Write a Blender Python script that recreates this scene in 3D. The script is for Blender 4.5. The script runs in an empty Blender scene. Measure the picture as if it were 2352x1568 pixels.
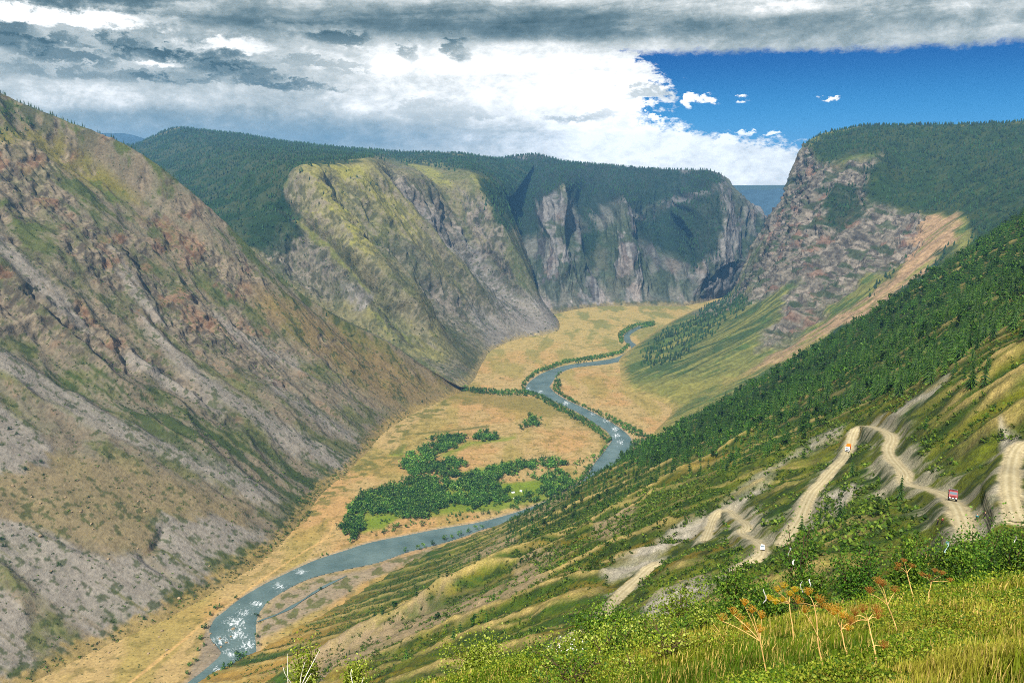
import bpy, math, random
import numpy as np
from mathutils import Vector, Matrix
rng = np.random.default_rng(7)
random.seed(7)
sc = bpy.context.scene
COL = sc.collection
# ------------------------------------------------------------------ camera model
# measurements on the photograph are read in a 2352 x 1568 frame
PW, PH, FPX, PITCH, CAMZ = 2352.0, 1568.0, 1842.0, math.radians(12.0), 620.0
CP, SP = math.cos(PITCH), math.sin(PITCH)
CAM = np.array([0.0, 0.0, CAMZ])
def ray(px, py):
    px = np.asarray(px, float); py = np.asarray(py, float)
    x = (px-PW/2)/FPX; up = (PH/2-py)/FPX
    return np.stack([x, CP+up*SP, -SP+up*CP], -1)
def at(px, py, d):                       # point seen at (px,py) at depth d
    return CAM + ray(px, py)*np.asarray(d, float)[..., None]
def floor_at(px, py, z=0.0):             # point seen at (px,py) lying on height z
    r = ray(px, py); d = (z-CAMZ)/r[..., 2]
    return CAM + r*d[..., None]
def proj(P):
    q = P-CAM
    d = q[..., 1]*CP - q[..., 2]*SP
    d = np.where(d < 1e-3, 1e-3, d)
    up = q[..., 1]*SP + q[..., 2]*CP
    return PW/2+FPX*q[..., 0]/d, PH/2-FPX*up/d, d
# ------------------------------------------------------------------ noise
_T = np.random.default_rng(11).random((8, 256, 256)).astype(np.float32)*2-1
def vnoise(x, y, seed=0):
    t = _T[seed % 8]; ox = seed*17.31; oy = seed*9.77
    x = x+ox; y = y+oy
    xi = np.floor(x).astype(np.int64); yi = np.floor(y).astype(np.int64)
    fx = (x-xi).astype(np.float32); fy = (y-yi).astype(np.float32)
    fx = fx*fx*fx*(fx*(fx*6-15)+10); fy = fy*fy*fy*(fy*(fy*6-15)+10)
    x0 = xi & 255; x1 = (xi+1) & 255; y0 = yi & 255; y1 = (yi+1) & 255
    a = t[y0, x0]*(1-fx)+t[y0, x1]*fx
    b = t[y1, x0]*(1-fx)+t[y1, x1]*fx
    return a*(1-fy)+b*fy
def fbm(x, y, octv=4, seed=0, gain=.5, lac=2.03):
    s = 0; a = 1; n = 0
    for k in range(octv):
        s = s+a*vnoise(x, y, seed+k); n += a; a *= gain
        x, y = (x*.8-y*.6)*lac, (x*.6+y*.8)*lac
    return s/n*1.6
def ridged(x, y, octv=4, seed=0, gain=.5, lac=2.03):     # 0..1, sharp crests at 1
    s = 0; a = 1; n = 0
    for k in range(octv):
        s = s+a*(1-np.abs(vnoise(x, y, seed+k))*1.6); n += a; a *= gain
        x, y = (x*.8-y*.6)*lac, (x*.6+y*.8)*lac
    return s/n
def sstep(a, b, x):
    t = np.clip((x-a)/(b-a), 0, 1); return t*t*(3-2*t)
def lerp(a, b, t): return a+(b-a)*t
def lin(r, g, b, k=.50):                 # photo colour 0..255 -> surface colour
    c = np.array([r, g, b], float)/255
    c = np.where(c <= .04045, c/12.92, ((c+.055)/1.055)**2.4)
    g = c.mean(); return np.clip(g+(c-g)*1.14, .004, 1)*k
def cmix(c, col, m):                     # blend an (N,3) colour array towards col where m
    return c+(np.asarray(col)-c)*np.asarray(m)[..., None]
def seg_dist(x, y, pts, closed=False):
    pts = np.asarray(pts, float); best = np.full(np.shape(x), 1e18)
    n = len(pts)
    for i in range(n if closed else n-1):
        ax, ay = pts[i]; bx, by = pts[(i+1) % n]
        dx, dy = bx-ax, by-ay; L = dx*dx+dy*dy+1e-12
        t = np.clip(((x-ax)*dx+(y-ay)*dy)/L, 0, 1)
        best = np.minimum(best, (x-ax-t*dx)**2+(y-ay-t*dy)**2)
    return np.sqrt(best)
def inside(x, y, pts):
    pts = np.asarray(pts, float); r = np.zeros(np.shape(x), bool); n = len(pts)
    for i in range(n):
        ax, ay = pts[i]; bx, by = pts[(i+1) % n]
        if ay == by: continue
        c = ((ay > y) != (by > y)) & (x < (bx-ax)*(y-ay)/(by-ay)+ax)
        r ^= c
    return r
def poly(x, y, pts, soft=10):            # soft mask of a polygon
    p = np.asarray(pts, float); lo = p.min(0)-soft; hi = p.max(0)+soft
    m = (x > lo[0]) & (x < hi[0]) & (y > lo[1]) & (y < hi[1]); out = np.zeros(np.shape(x))
    if not m.any(): return out
    xm, ym = x[m], y[m]; d = seg_dist(xm, ym, p, True); out[m] = sstep(-soft, soft, np.where(inside(xm, ym, p), d, -d))
    return out
def stroke(x, y, pts, w, soft=.5):
    p = np.asarray(pts, float); r = w*(1+soft); lo = p.min(0)-r; hi = p.max(0)+r
    m = (x > lo[0]) & (x < hi[0]) & (y > lo[1]) & (y < hi[1]); out = np.zeros(np.shape(x))
    if m.any(): out[m] = 1-sstep(w*(1-soft), r, seg_dist(x[m], y[m], p))
    return out
def smooth_line(pts, n, it=2):           # chaikin + even resampling
    p = np.asarray(pts, float)
    for _ in range(it):
        q = np.empty((2*len(p), p.shape[1])); q[0] = p[0]; q[-1] = p[-1]
        q[1:-1:2] = p[:-1]*.75+p[1:]*.25; q[2:-1:2] = p[:-1]*.25+p[1:]*.75
        p = q
    s = np.r_[0, np.cumsum(np.linalg.norm(np.diff(p, axis=0), axis=1))]
    t = np.linspace(0, s[-1], n)
    return np.stack([np.interp(t, s, p[:, k]) for k in range(p.shape[1])], 1)
def pchip(t, Y, tq):                     # monotone cubic along axis 0
    Y = np.asarray(Y, float); h = np.diff(t); sh = (-1,)+(1,)*(Y.ndim-1)
    dl = np.diff(Y, axis=0)/h.reshape(sh)
    m = np.zeros_like(Y)
    w1 = (2*h[1:]+h[:-1]).reshape(sh); w2 = (h[1:]+2*h[:-1]).reshape(sh)
    ok = dl[1:]*dl[:-1] > 0
    den = np.where(ok, w1/np.where(ok, dl[:-1], 1)+w2/np.where(ok, dl[1:], 1), 1)
    m[1:-1] = np.where(ok, (w1+w2)/den, 0); m[0] = dl[0]; m[-1] = dl[-1]
    i = np.clip(np.searchsorted(t, tq, 'right')-1, 0, len(t)-2)
    hh = h[i].reshape(sh); u = ((tq-t[i])/h[i]).reshape(sh)
    return ((1+2*u)*(1-u)**2)*Y[i]+u*(1-u)**2*hh*m[i]+u*u*(3-2*u)*Y[i+1]+u*u*(u-1)*hh*m[i+1]
def net_surface(N, nv, nu):              # control net (R,C,3) -> dense grid, density follows the picture
    N = np.asarray(N, float)
    def par(A):
        px, py, d = proj(A); q = np.stack([np.clip(px, -200, PW+200), np.clip(py, -100, PH+200)], -1)
        c = np.linalg.norm(np.diff(q, axis=0), axis=-1).mean(1)
        c = c+.05*np.linalg.norm(np.diff(A, axis=0), axis=-1).mean(1)+4
        return np.r_[0, np.cumsum(c)]
    t = par(N); G = pchip(t, N, np.linspace(0, t[-1], nv))
    G = np.swapaxes(G, 0, 1); t = par(np.swapaxes(N, 0, 1))
    return np.swapaxes(pchip(t, G, np.linspace(0, t[-1], nu)), 0, 1)
def normals(P):
    a = np.gradient(P, axis=1); b = np.gradient(P, axis=0)
    n = np.cross(a, b); n /= np.linalg.norm(n, axis=-1, keepdims=True)+1e-9
    return np.where(n[..., 2:3] < 0, -n, n)
# ------------------------------------------------------------------ scene objects
def tag(o, label=None, cat=None, group=None, kind=None):
    if label: o['label'] = label
    if cat: o['category'] = cat
    if group: o['group'] = group
    if kind: o['kind'] = kind
    return o
def add(name, me, mat=None, parent=None):
    o = bpy.data.objects.new(name, me); COL.objects.link(o)
    if mat is not None and me is not None and not me.materials: me.materials.append(mat)
    if parent is not None: o.parent = parent
    return o
def empty(name, loc, rz=0, s=1):
    o = bpy.data.objects.new(name, None); COL.objects.link(o)
    o.location = loc; o.rotation_euler = (0, 0, rz); o.scale = (s, s, s); o.empty_display_size = .2
    return o
def mesh(name, V, F, col=None, smooth=True, mat=None, midx=None):
    V = np.ascontiguousarray(V, np.float32).reshape(-1, 3); F = np.ascontiguousarray(F, np.int32)
    k = F.shape[1]; me = bpy.data.meshes.new(name)
    me.vertices.add(len(V)); me.vertices.foreach_set('co', V.ravel())
    me.loops.add(F.size); me.loops.foreach_set('vertex_index', F.ravel())
    me.polygons.add(len(F)); me.polygons.foreach_set('loop_start', np.arange(0, F.size, k, dtype=np.int32))
    if smooth: me.polygons.foreach_set('use_smooth', np.ones(len(F), bool))
    if col is not None:
        a = me.attributes.new('Col', 'FLOAT_COLOR', 'POINT')
        c = np.ones((len(V), 4), np.float32); c[:, :3] = np.asarray(col, np.float32).reshape(-1, 3)
        a.data.foreach_set('color', c.ravel())
    me.update(calc_edges=True)
    if mat is not None: me.materials.append(mat)
    return me
def grid_faces(nv, nu):
    i = np.arange(nv*nu, dtype=np.int32).reshape(nv, nu)
    return np.stack([i[:-1, :-1], i[:-1, 1:], i[1:, 1:], i[1:, :-1]], -1).reshape(-1, 4)
def grid_obj(name, P, col, mat, up=True):
    nv, nu = P.shape[:2]; F = grid_faces(nv, nu)
    n = np.cross(P[nv//2, nu//2+1]-P[nv//2, nu//2], P[nv//2+1, nu//2]-P[nv//2, nu//2])
    if n[2] < 0: F = F[:, ::-1]
    return tag(add(name, mesh(name, P, F, col, True, mat)), kind='structure')
# ------------------------------------------------------------------ materials
def new_mat(name):
    m = bpy.data.materials.new(name); m.use_nodes = True
    nt = m.node_tree; return m, nt, nt.nodes['Principled BSDF']
def nd(nt, t, **kw):
    n = nt.nodes.new(t)
    for k, v in kw.items():
        if k.startswith('i_'):
            key = k[2:]; key = int(key) if key.isdigit() else key.replace('_', ' ')
            if hasattr(v, 'is_output'): nt.links.new(v, n.inputs[key])
            else: n.inputs[key].default_value = v
        else: setattr(n, k, v)
    return n
def noise(nt, vec, scale, detail=4, rough=.55, dist=0):
    n = nd(nt, 'ShaderNodeTexNoise'); nt.links.new(vec, n.inputs['Vector'])
    n.inputs['Scale'].default_value = scale; n.inputs['Detail'].default_value = detail
    n.inputs['Roughness'].default_value = rough; n.inputs['Distortion'].default_value = dist
    return n.outputs[0]
def rmap(nt, v, a, b, c, d):
    n = nd(nt, 'ShaderNodeMapRange'); nt.links.new(v, n.inputs[0])
    for i, x in enumerate((a, b, c, d)): n.inputs[i+1].default_value = x
    return n.outputs[0]
def mul(nt, col, fac):                   # colour * scalar socket
    n = nd(nt, 'ShaderNodeVectorMath', operation='SCALE')
    nt.links.new(col, n.inputs[0]); nt.links.new(fac, n.inputs['Scale'])
    return n.outputs[0]
def mixc(nt, fac, a, b):
    n = nd(nt, 'ShaderNodeMix', data_type='RGBA'); nt.links.new(fac, n.inputs[0])
    for s, v in ((n.inputs[6], a), (n.inputs[7], b)):
        if hasattr(v, 'is_output'): nt.links.new(v, s)
        else: s.default_value = (*v, 1)
    return n.outputs[2]
def terrain_mat(name, fine=.25, mid=.05, lo=.6, hi=1.4, bump=1.0, bdist=2.0, rough=.95, fleck=None):
    m, nt, b = new_mat(name)
    at_ = nd(nt, 'ShaderNodeAttribute', attribute_name='Col')
    pos = nd(nt, 'ShaderNodeNewGeometry').outputs['Position']
    f = noise(nt, pos, fine, 5, .65); g = noise(nt, pos, mid, 4, .6)
    c = mul(nt, at_.outputs['Color'], rmap(nt, f, .3, .7, lo, hi))
    c = mul(nt, c, rmap(nt, g, .3, .7, .85, 1.15))
    if fleck:
        sc_, thr, fc = fleck
        k = noise(nt, pos, sc_, 2, .5)
        c = mixc(nt, rmap(nt, k, thr, thr+.05, 0, .85), c, fc)
    nt.links.new(c, b.inputs['Base Color'])
    b.inputs['Roughness'].default_value = rough; b.inputs['Specular IOR Level'].default_value = .15
    bp = nd(nt, 'ShaderNodeBump'); bp.inputs['Strength'].default_value = bump; bp.inputs['Distance'].default_value = bdist
    nt.links.new(f, bp.inputs['Height']); nt.links.new(bp.outputs[0], b.inputs['Normal'])
    return m
def leaf_mat(name, rgb=None, var=.35, trans=.25, rough=.6):
    m, nt, b = new_mat(name)
    rnd = nd(nt, 'ShaderNodeObjectInfo').outputs['Random']
    if rgb is None: c = nd(nt, 'ShaderNodeAttribute', attribute_name='Col').outputs['Color']
    else:
        r = nd(nt, 'ShaderNodeRGB'); r.outputs[0].default_value = (*rgb, 1); c = r.outputs[0]
    c = mul(nt, c, rmap(nt, rnd, 0, 1, 1-var, 1+var))
    pos = nd(nt, 'ShaderNodeNewGeometry').outputs['Position']
    c = mul(nt, c, rmap(nt, noise(nt, pos, .8, 2), .3, .7, .8, 1.2))
    nt.links.new(c, b.inputs['Base Color']); b.inputs['Roughness'].default_value = rough
    b.inputs['Specular IOR Level'].default_value = .2
    if trans:
        t = nd(nt, 'ShaderNodeBsdfTranslucent'); nt.links.new(c, t.inputs[0])
        mx = nd(nt, 'ShaderNodeMixShader'); mx.inputs[0].default_value = trans
        nt.links.new(b.outputs[0], mx.inputs[1]); nt.links.new(t.outputs[0], mx.inputs[2])
        nt.links.new(mx.outputs[0], nt.nodes['Material Output'].inputs[0])
    return m
def plain_mat(name, rgb, rough=.5, metal=0, spec=.5, var=.12, vs=6):
    m, nt, b = new_mat(name)
    tc = nd(nt, 'ShaderNodeTexCoord').outputs['Object']
    r = nd(nt, 'ShaderNodeRGB'); r.outputs[0].default_value = (*rgb, 1)
    c = mul(nt, r.outputs[0], rmap(nt, noise(nt, tc, vs, 3), .3, .7, 1-var, 1+var))
    nt.links.new(c, b.inputs['Base Color']); b.inputs['Roughness'].default_value = rough
    b.inputs['Metallic'].default_value = metal; b.inputs['Specular IOR Level'].default_value = spec
    return m
# ================================================================== near hillside (height field relative to the camera)
def F(px, py): return floor_at(px, py)
def D(px, py, d): return at(px, py, d)
def c4(x, y): return (1176+x/2, 784+y/2)          # enlargement of the lower right quarter
def c3(x, y): return (x/2, 784+y/2)               # lower left quarter
def cv(x, y): return (686+.3125*x, 882+.3125*y)   # valley floor enlargement
def tops(f, *pts): return [f(*p) for p in pts]
_ctl = [D(2188,1144,232), D(1950,1038,425), D(1990,972,455), D(1750,1262,300), D(1420,1370,365), D(2325,1080,205), D(2352,548,1190), D(2110,697,1230),
        D(1960,793,1240), D(1700,950,1320), D(1490,1052,1380), F(1110,1222), F(1000,1262), F(790,1383), F(600,1490), F(450,1572),
        np.array([-150,250,620-255.]), np.array([120,60,620-45.]), np.array([500,250,620+95.])]
_cr = np.array(_ctl)
_mid = [D(2352,755,400), D(2352,645,600), D(2352,570,900), D(2110,905,400), D(2110,786,600), D(2110,710,900), D(1960,918,600), D(1960,820,900),
        D(1700,1080,500), D(1700,985,800), D(1490,1170,600), D(1490,1086,900), D(2700,450,700), D(2700,330,1150)]
_bk = [p+np.array([.5*k, .86*k, -.75*k]) for p in _cr[6:11] for k in (120, 340)]+[D(2700,330,1150)+np.array([150, 250, -220])]
_ctl = np.array(list(_cr)+_mid+_bk+[np.array([-300,1500,-90.]), np.array([-560,900,-60.]), np.array([0,1800,-90.])])
def tps_fit(P):
    x, y = P[:, 0]/1000, P[:, 1]/1000; n = len(P)
    r2 = (x[:, None]-x)**2+(y[:, None]-y)**2
    K = np.where(r2 > 0, r2*np.log(r2+1e-12)*.5, 0)+np.eye(n)*3e-6
    A = np.zeros((n+3, n+3)); A[:n, :n] = K; A[:n, n] = 1; A[:n, n+1] = x; A[:n, n+2] = y; A[n:, :n] = A[:n, n:].T
    return x, y, np.linalg.solve(A, np.r_[P[:, 2], 0, 0, 0])
_tx, _ty, _tw = tps_fit(_ctl)
def slope_base(X, Y):
    x, y = np.asarray(X, float)/1000, np.asarray(Y, float)/1000
    z = _tw[-3]+_tw[-2]*x+_tw[-1]*y
    for i in range(len(_tx)):
        r2 = (x-_tx[i])**2+(y-_ty[i])**2
        z = z+_tw[i]*r2*np.log(r2+1e-12)*.5
    return z
def brow(X, Y):                                   # the convex meadow the photographer stands on
    r = np.hypot(X, Y)
    return CAMZ-1.75+.22*X-.62*Y-.011*np.maximum(0, r-27)**2 + np.where(Y < 0, .25*Y, 0)
def base_h(X, Y): return np.maximum(slope_base(X, Y), brow(X, Y))
def cast(px, py, h=None, dmin=60, dmax=1700):     # first hit of a sight line with the hillside
    h = h or slope_base
    px = np.atleast_1d(np.asarray(px, float)); py = np.atleast_1d(np.asarray(py, float))
    r = ray(px, py); d = np.full(px.shape, float(dmin)); hit = np.zeros(px.shape, bool)
    for k in range(900):
        P = CAM+r*d[:, None]; g = P[:, 2]-h(P[:, 0], P[:, 1])
        hit |= g <= 0
        d = np.where(hit, d, d+np.maximum(.5, .002*d))
        if (hit | (d > dmax)).all(): break
    P = CAM+r*d[:, None]; P[:, 2] = h(P[:, 0], P[:, 1]); return P
# ---- the switchback road, read off the photograph and laid on the hillside
ROADS = [
 [(2225,1226),(2213,1208),(2206,1180),(2193,1155),(2178,1140),(2150,1126),(2120,1120),(2090,1114),(2072,1104),(2083,1090),(2066,1073),(2046,1051),(2038,1030),(2050,1011),(2048,997),(2024,985),(1997,977),(1974,979),(1959,995),(1954,1018),(1946,1040),(1934,1057),(1914,1075),(1890,1104),(1862,1132),(1848,1164),(1836,1194),(1812,1228),(1795,1250)],
 [(2440,985),(2370,1010),(2336,1030),(2325,1056),(2320,1090),(2320,1123),(2326,1160),(2340,1200)],
 [(1690,1310),(1733,1284),(1752,1268),(1750,1250),(1736,1240),(1714,1231),(1698,1222),(1713,1216),(1719,1207),(1705,1195),(1688,1184),(1680,1174),(1660,1171),(1645,1179),(1636,1196),(1629,1218),(1619,1240)],
 [(1506,1294),(1483,1309),(1458,1334),(1424,1364),(1402,1388),(1392,1414),(1350,1440),(1290,1480),(1240,1510),(1180,1550)],
]
RW = [1.8, 1.8, 1.6, 2.0]
road_lines = []
for pts in ROADS:
    p = smooth_line(pts, 160, 2)
    q = cast(p[:, 0], p[:, 1])
    q = smooth_line(q, max(40, int(np.linalg.norm(np.diff(q, axis=0), axis=1).sum()/1.6)), 1)
    k = np.ones(9)/9
    z = np.convolve(np.pad(q[:, 2], 4, mode='edge'), k, 'valid'); q[:, 2] = z
    road_lines.append(q)
def road_field(X, Y):                             # distance to the nearest road, that road's height and half width
    best = np.full(X.shape, 1e9); rz = np.zeros(X.shape); rw = np.ones(X.shape)
    for q, w in zip(road_lines, RW):
        lo = q.min(0)-40; hi = q.max(0)+40
        m = (X > lo[0]) & (X < hi[0]) & (Y > lo[1]) & (Y < hi[1])
        if not m.any(): continue
        x = X[m]; y = Y[m]; b = best[m]; z_ = rz[m]; w_ = rw[m]
        for a, c in zip(q[:-1:2], q[2::2]):
            k = np.where((np.abs(x-(a[0]+c[0])/2) < 42) & (np.abs(y-(a[1]+c[1])/2) < 42))[0]
            if not len(k): continue
            dx, dy = c[0]-a[0], c[1]-a[1]; xk, yk = x[k], y[k]
            t = np.clip(((xk-a[0])*dx+(yk-a[1])*dy)/(dx*dx+dy*dy+1e-9), 0, 1)
            d = np.hypot(xk-a[0]-t*dx, yk-a[1]-t*dy); s = d < b[k]; k = k[s]
            b[k] = d[s]; z_[k] = a[2]+t[s]*(c[2]-a[2]); w_[k] = w
        best[m] = b; rz[m] = z_; rw[m] = w_
    return best, rz, rw
# ---- named ribs (crest lines of the eroded spurs)
RIBS = [([(1496,1149),(1456,1179),(1376,1224),(1250,1262)],7), ([(1286,1264),(1176,1314),(1080,1350),(980,1404),(780,1474),(620,1534)],9),
        ([(1436,1324),(1376,1339),(1241,1374),(1176,1404),(1000,1464),(850,1529),(760,1568)],8), ([(1240,1150),(1176,1189),(950,1314),(750,1394)],7),
        ([(1176,1219),(950,1329),(800,1379),(650,1454)],7), ([(1510,1080),(1400,1130),(1280,1190),(1150,1262),(1000,1330)],6),
        ([(2352,830),(2240,905),(2130,985),(2090,1010)],5), ([(2352,900),(2230,975),(2150,1030),(2110,1060)],4), ([(2352,965),(2250,1020),(2180,1065)],4),
        ([(1740,1120),(1640,1165)],3), ([(1900,1170),(1800,1250),(1700,1320)],4), ([(2160,1140),(1990,1240),(1880,1300)],5), ([(2000,1130),(1900,1190)],4),
        ([(1700,950),(1560,1030),(1440,1100)],5), ([(1850,880),(1700,970),(1560,1060)],4), ([(2100,770),(1900,900),(1760,980)],4)]
rib_lines = []
for pts, a in RIBS:
    p = smooth_line(pts, 40, 2); q = cast(p[:, 0], p[:, 1])
    rib_lines.append((q[:, :2][::2], a))
FALL = np.array([-.8, .6])
def rib_field(X, Y):
    t = X*.6+Y*.8; s = -X*.8+Y*.6                 # t: along the contour, s: downhill
    tw = t+22*fbm(s/210, t/260, 3, 1)
    h = np.zeros(X.shape); cr = np.zeros(X.shape); side = np.zeros(X.shape)
    ph = tw/46; f = ph-np.floor(ph)
    prof = 1-np.abs(2*f-1)
    amp = .55+.45*fbm(s/180, t/60, 2, 3)
    r1 = (prof**1.5)*np.clip(amp, 0, 1); h += 5.5*r1; cr = np.maximum(cr, sstep(.62, .95, prof)*np.clip(amp, 0, 1))
    side = np.where(f < .5, 1, -1)*np.clip(amp, 0, 1)
    ph2 = (t+9*fbm(s/90, t/90, 3, 5))/15; f2 = 1-np.abs(2*(ph2-np.floor(ph2))-1)
    h += 1.3*f2*np.clip(.6+.8*fbm(s/80, t/25, 2, 6), 0, 1); cr = np.maximum(cr, .75*sstep(.7, .98, f2)*np.clip(.2+fbm(s/60, t/20, 2, 7), 0, 1))
    for ln, a in rib_lines:
        lo = ln.min(0)-70; hi = ln.max(0)+70
        m = (X > lo[0]) & (X < hi[0]) & (Y > lo[1]) & (Y < hi[1])
        if not m.any(): continue
        xm = X[m]+2*vnoise(X[m]/9, Y[m]/9, 2); ym = Y[m]+2*vnoise(X[m]/9, Y[m]/9, 4); d = seg_dist(xm, ym, ln)
        h[m] += a*np.exp(-(d/14)**1.3); cr[m] = np.maximum(cr[m], np.exp(-(d/3.4)**2))
    return h, cr, side
def near_h(X, Y, full=False):
    X = np.asarray(X, float); Y = np.asarray(Y, float)
    sb = slope_base(X, Y); br = brow(X, Y); r = np.hypot(X, Y)
    onbrow = sstep(-6, 4, br-sb)
    rd, rz, rw = road_field(X, Y)
    h, cr, side = rib_field(X, Y)
    quiet = sstep(6, 34, rd)*(1-onbrow)*sstep(-40, 20, sb)
    rough = 1.6*fbm(X/14, Y/14, 4, 2)+.45*fbm(X/2.6, Y/2.6, 3, 5)
    z = np.maximum(sb, br)+h*quiet+rough*np.where(onbrow > .5, .12, sstep(2, 10, rd))
    z = z+onbrow*(.18*fbm(X/4, Y/4, 3, 3))
    w = 1-sstep(rw+.4, rw+5.0, rd); w = w*(1-onbrow)
    z = lerp(z, rz-.25, w)
    z = np.maximum(z, -45)
    if full: return z, dict(rd=rd, rw=rw, rz=rz, cr=cr*quiet, side=side, on=onbrow, sb=sb, h=h)
    return z
NT, NR = 1000, 900
th = np.linspace(math.radians(-33), math.radians(37), NT)
rr = np.r_[np.exp(np.linspace(math.log(2.2), math.log(70), 170))[:-1], np.exp(np.linspace(math.log(70), math.log(2000), NR-169))]
TH, RR = np.meshgrid(th, rr)
X, Y = RR*np.sin(TH), RR*np.cos(TH)-1.5
Z, q = near_h(X, Y, True)
P = np.stack([X, Y, Z], -1)
px, py, pd = proj(np.stack([X, Y, np.maximum(q['sb'], brow(X, Y))], -1))
wx = px+14*fbm(X/22, Y/22, 3, 1); wy = py+10*fbm(X/22, Y/22, 3, 4)
# colours of the hillside
DENSE0 = [(2700,250),(2352,490),(2110,640),(1870,800),(1700,900),(1600,960),(1490,1015),(1420,1060),(1500,1072),(1700,1012),(1850,965),(1960,935),(2085,900),(2170,855),(2300,770),(2420,700),(2700,600)]
t_ = X*.6+Y*.8; s_ = -X*.8+Y*.6
n1 = fbm(t_/26, s_/120, 4, 2); n2 = fbm(X/6, Y/6, 4, 6); n3 = fbm(t_/9, s_/60, 3, 1)
C = np.empty(P.shape); C[:] = lin(100, 108, 40)
C = cmix(C, lin(126, 100, 40), sstep(.05, .6, n1)*.6)                       # rusty dwarf birch
C = cmix(C, lin(58, 84, 26), sstep(-.25, .3, n3-.25*n1)*.85)
C = cmix(C, lin(66, 78, 26), (q['side'] > 0)*sstep(-.2, .4, n1+.4*n2)*.5)                # darker green on one flank of each rib
C = cmix(C, lin(36, 58, 20), sstep(.05, .5, n2)*.75)
C = cmix(C, lin(34, 56, 20), poly(wx, wy, DENSE0, 14)*.9)
low = sstep(900, 620, px)*.9
C = cmix(C, lin(172, 140, 78), low*sstep(-.5, .3, n1+.3))                    # dry grass towards the river
C = cmix(C, lin(192, 170, 112), np.clip(q['cr']*(.8+.35*n2), 0, 1))
up = poly(wx, wy, [(2100,1000),(2220,930),(2420,800),(2420,1010),(2260,1090),(2150,1100)], 20)
C = cmix(C, lin(132, 132, 48), up*sstep(-.3, .4, n1)*.7)
gray = lin(168, 160, 142)
GR = [tops(c4,(370,920),(380,880),(470,830),(560,790),(575,820),(540,870),(440,930)), tops(c4,(-10,1075),(110,1010),(215,970),(200,1030),(120,1120),(30,1185),(-10,1190)),
      [(620,1545),(780,1484),(980,1414),(1170,1340),(1180,1400),(1010,1455),(860,1515),(740,1568)], [(1176,1205),(1240,1165),(1300,1130),(1310,1140),(1230,1190)],
      [(1020,1300),(1100,1262),(1180,1225),(1190,1240),(1100,1285)]]
for g in GR: C = cmix(C, lin(160, 142, 112), poly(wx, wy, g, 9)*(.7+.3*sstep(-.3, .3, n2)))
SC = [[(1945,970),(1800,1055),(1690,1135),(1665,1155),(1745,1112),(1862,1040),(1940,1000)], [(1620,1175),(1500,1262),(1380,1338),(1415,1338),(1530,1280),(1640,1205)],
      [(1800,1235),(1700,1315),(1560,1410),(1480,1440),(1440,1470),(1500,1380),(1640,1320),(1740,1262)], [(2180,858),(2130,903),(2085,925),(2045,968),(2080,955),(2150,897)],
      [(1660,1165),(1700,1150),(1760,1110),(1790,1095),(1740,1140),(1700,1165)], [(1880,1150),(1960,1110),(1980,1120),(1900,1200),(1840,1230)],
      [(1300,1500),(1400,1440),(1560,1390),(1600,1380),(1500,1450),(1400,1480)], [(1700,1205),(1730,1180),(1735,1200),(1722,1212)],
      [(2290,1000),(2300,1060),(2290,1120),(2250,1190),(2270,1200),(2330,1120),(2340,1000)]]
for k, g in enumerate(SC):
    m = poly(wx, wy, g, 9)*(.55+.45*sstep(-.35, .15, n3+.4*n2)); C = cmix(C, lin(184, 176, 158), m)
# gravel spilled below the road, cut bank above it
dz = q['sb']-q['rz']
cut = (1-sstep(q['rw']+1.5, q['rw']+9, q['rd']+5*n2))*(1-q['on'])*sstep(-.35, .15, n3+.6*n2+.1)
C = cmix(C, lin(186, 176, 152), cut*.8)
spill = (1-sstep(q['rw']+.2, q['rw']+1.6, q['rd']+.8*n2))*(1-q['on'])
C = cmix(C, lin(196, 182, 148), spill)
C = cmix(C, lin(96, 112, 34), q['on']*.95)
C = cmix(C, lin(150, 140, 62), q['on']*sstep(0, .6, fbm(X/3, Y/3, 3, 2))*.6)
C *= 1.12
M_near = terrain_mat('hillside ground', .9, .12, .55, 1.45, .9, .8)
hillside = grid_obj('hillside', P, C, M_near)
near_pack = (P, px, py, q)
# ---- road ribbons
M_road = terrain_mat('gravel road', 1.6, .2, .8, 1.2, .4, .15)
for q_, w in zip(road_lines, RW):
    tn = np.gradient(q_[:, :2], axis=0); tn /= np.linalg.norm(tn, axis=1, keepdims=True)
    nn = np.stack([-tn[:, 1], tn[:, 0]], 1)
    us = np.linspace(-1, 1, 13); wj = w*(1+.22*fbm(np.arange(len(q_))/9., np.zeros(len(q_)), 3, 2))
    R = np.zeros((len(q_), 13, 3)); R[..., :2] = q_[:, None, :2]+nn[:, None]*(us[None, :, None]*wj[:, None, None])
    R[..., 2] = q_[:, None, 2]+.02-.30*np.abs(us[None])**6
    track = np.exp(-((np.abs(us)-.42)/.13)**2)
    R[..., 2] -= .06*track[None]
    c = np.empty(R.shape); c[:] = lin(200, 186, 150)
    c = cmix(c, lin(222, 210, 176), np.broadcast_to(track[None], R.shape[:2])*.8)
    c = cmix(c, lin(176, 162, 126), np.broadcast_to(np.exp(-(us/.18)**2)[None], R.shape[:2])*.5)
    grid_obj('road', R, c, M_road)
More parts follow.
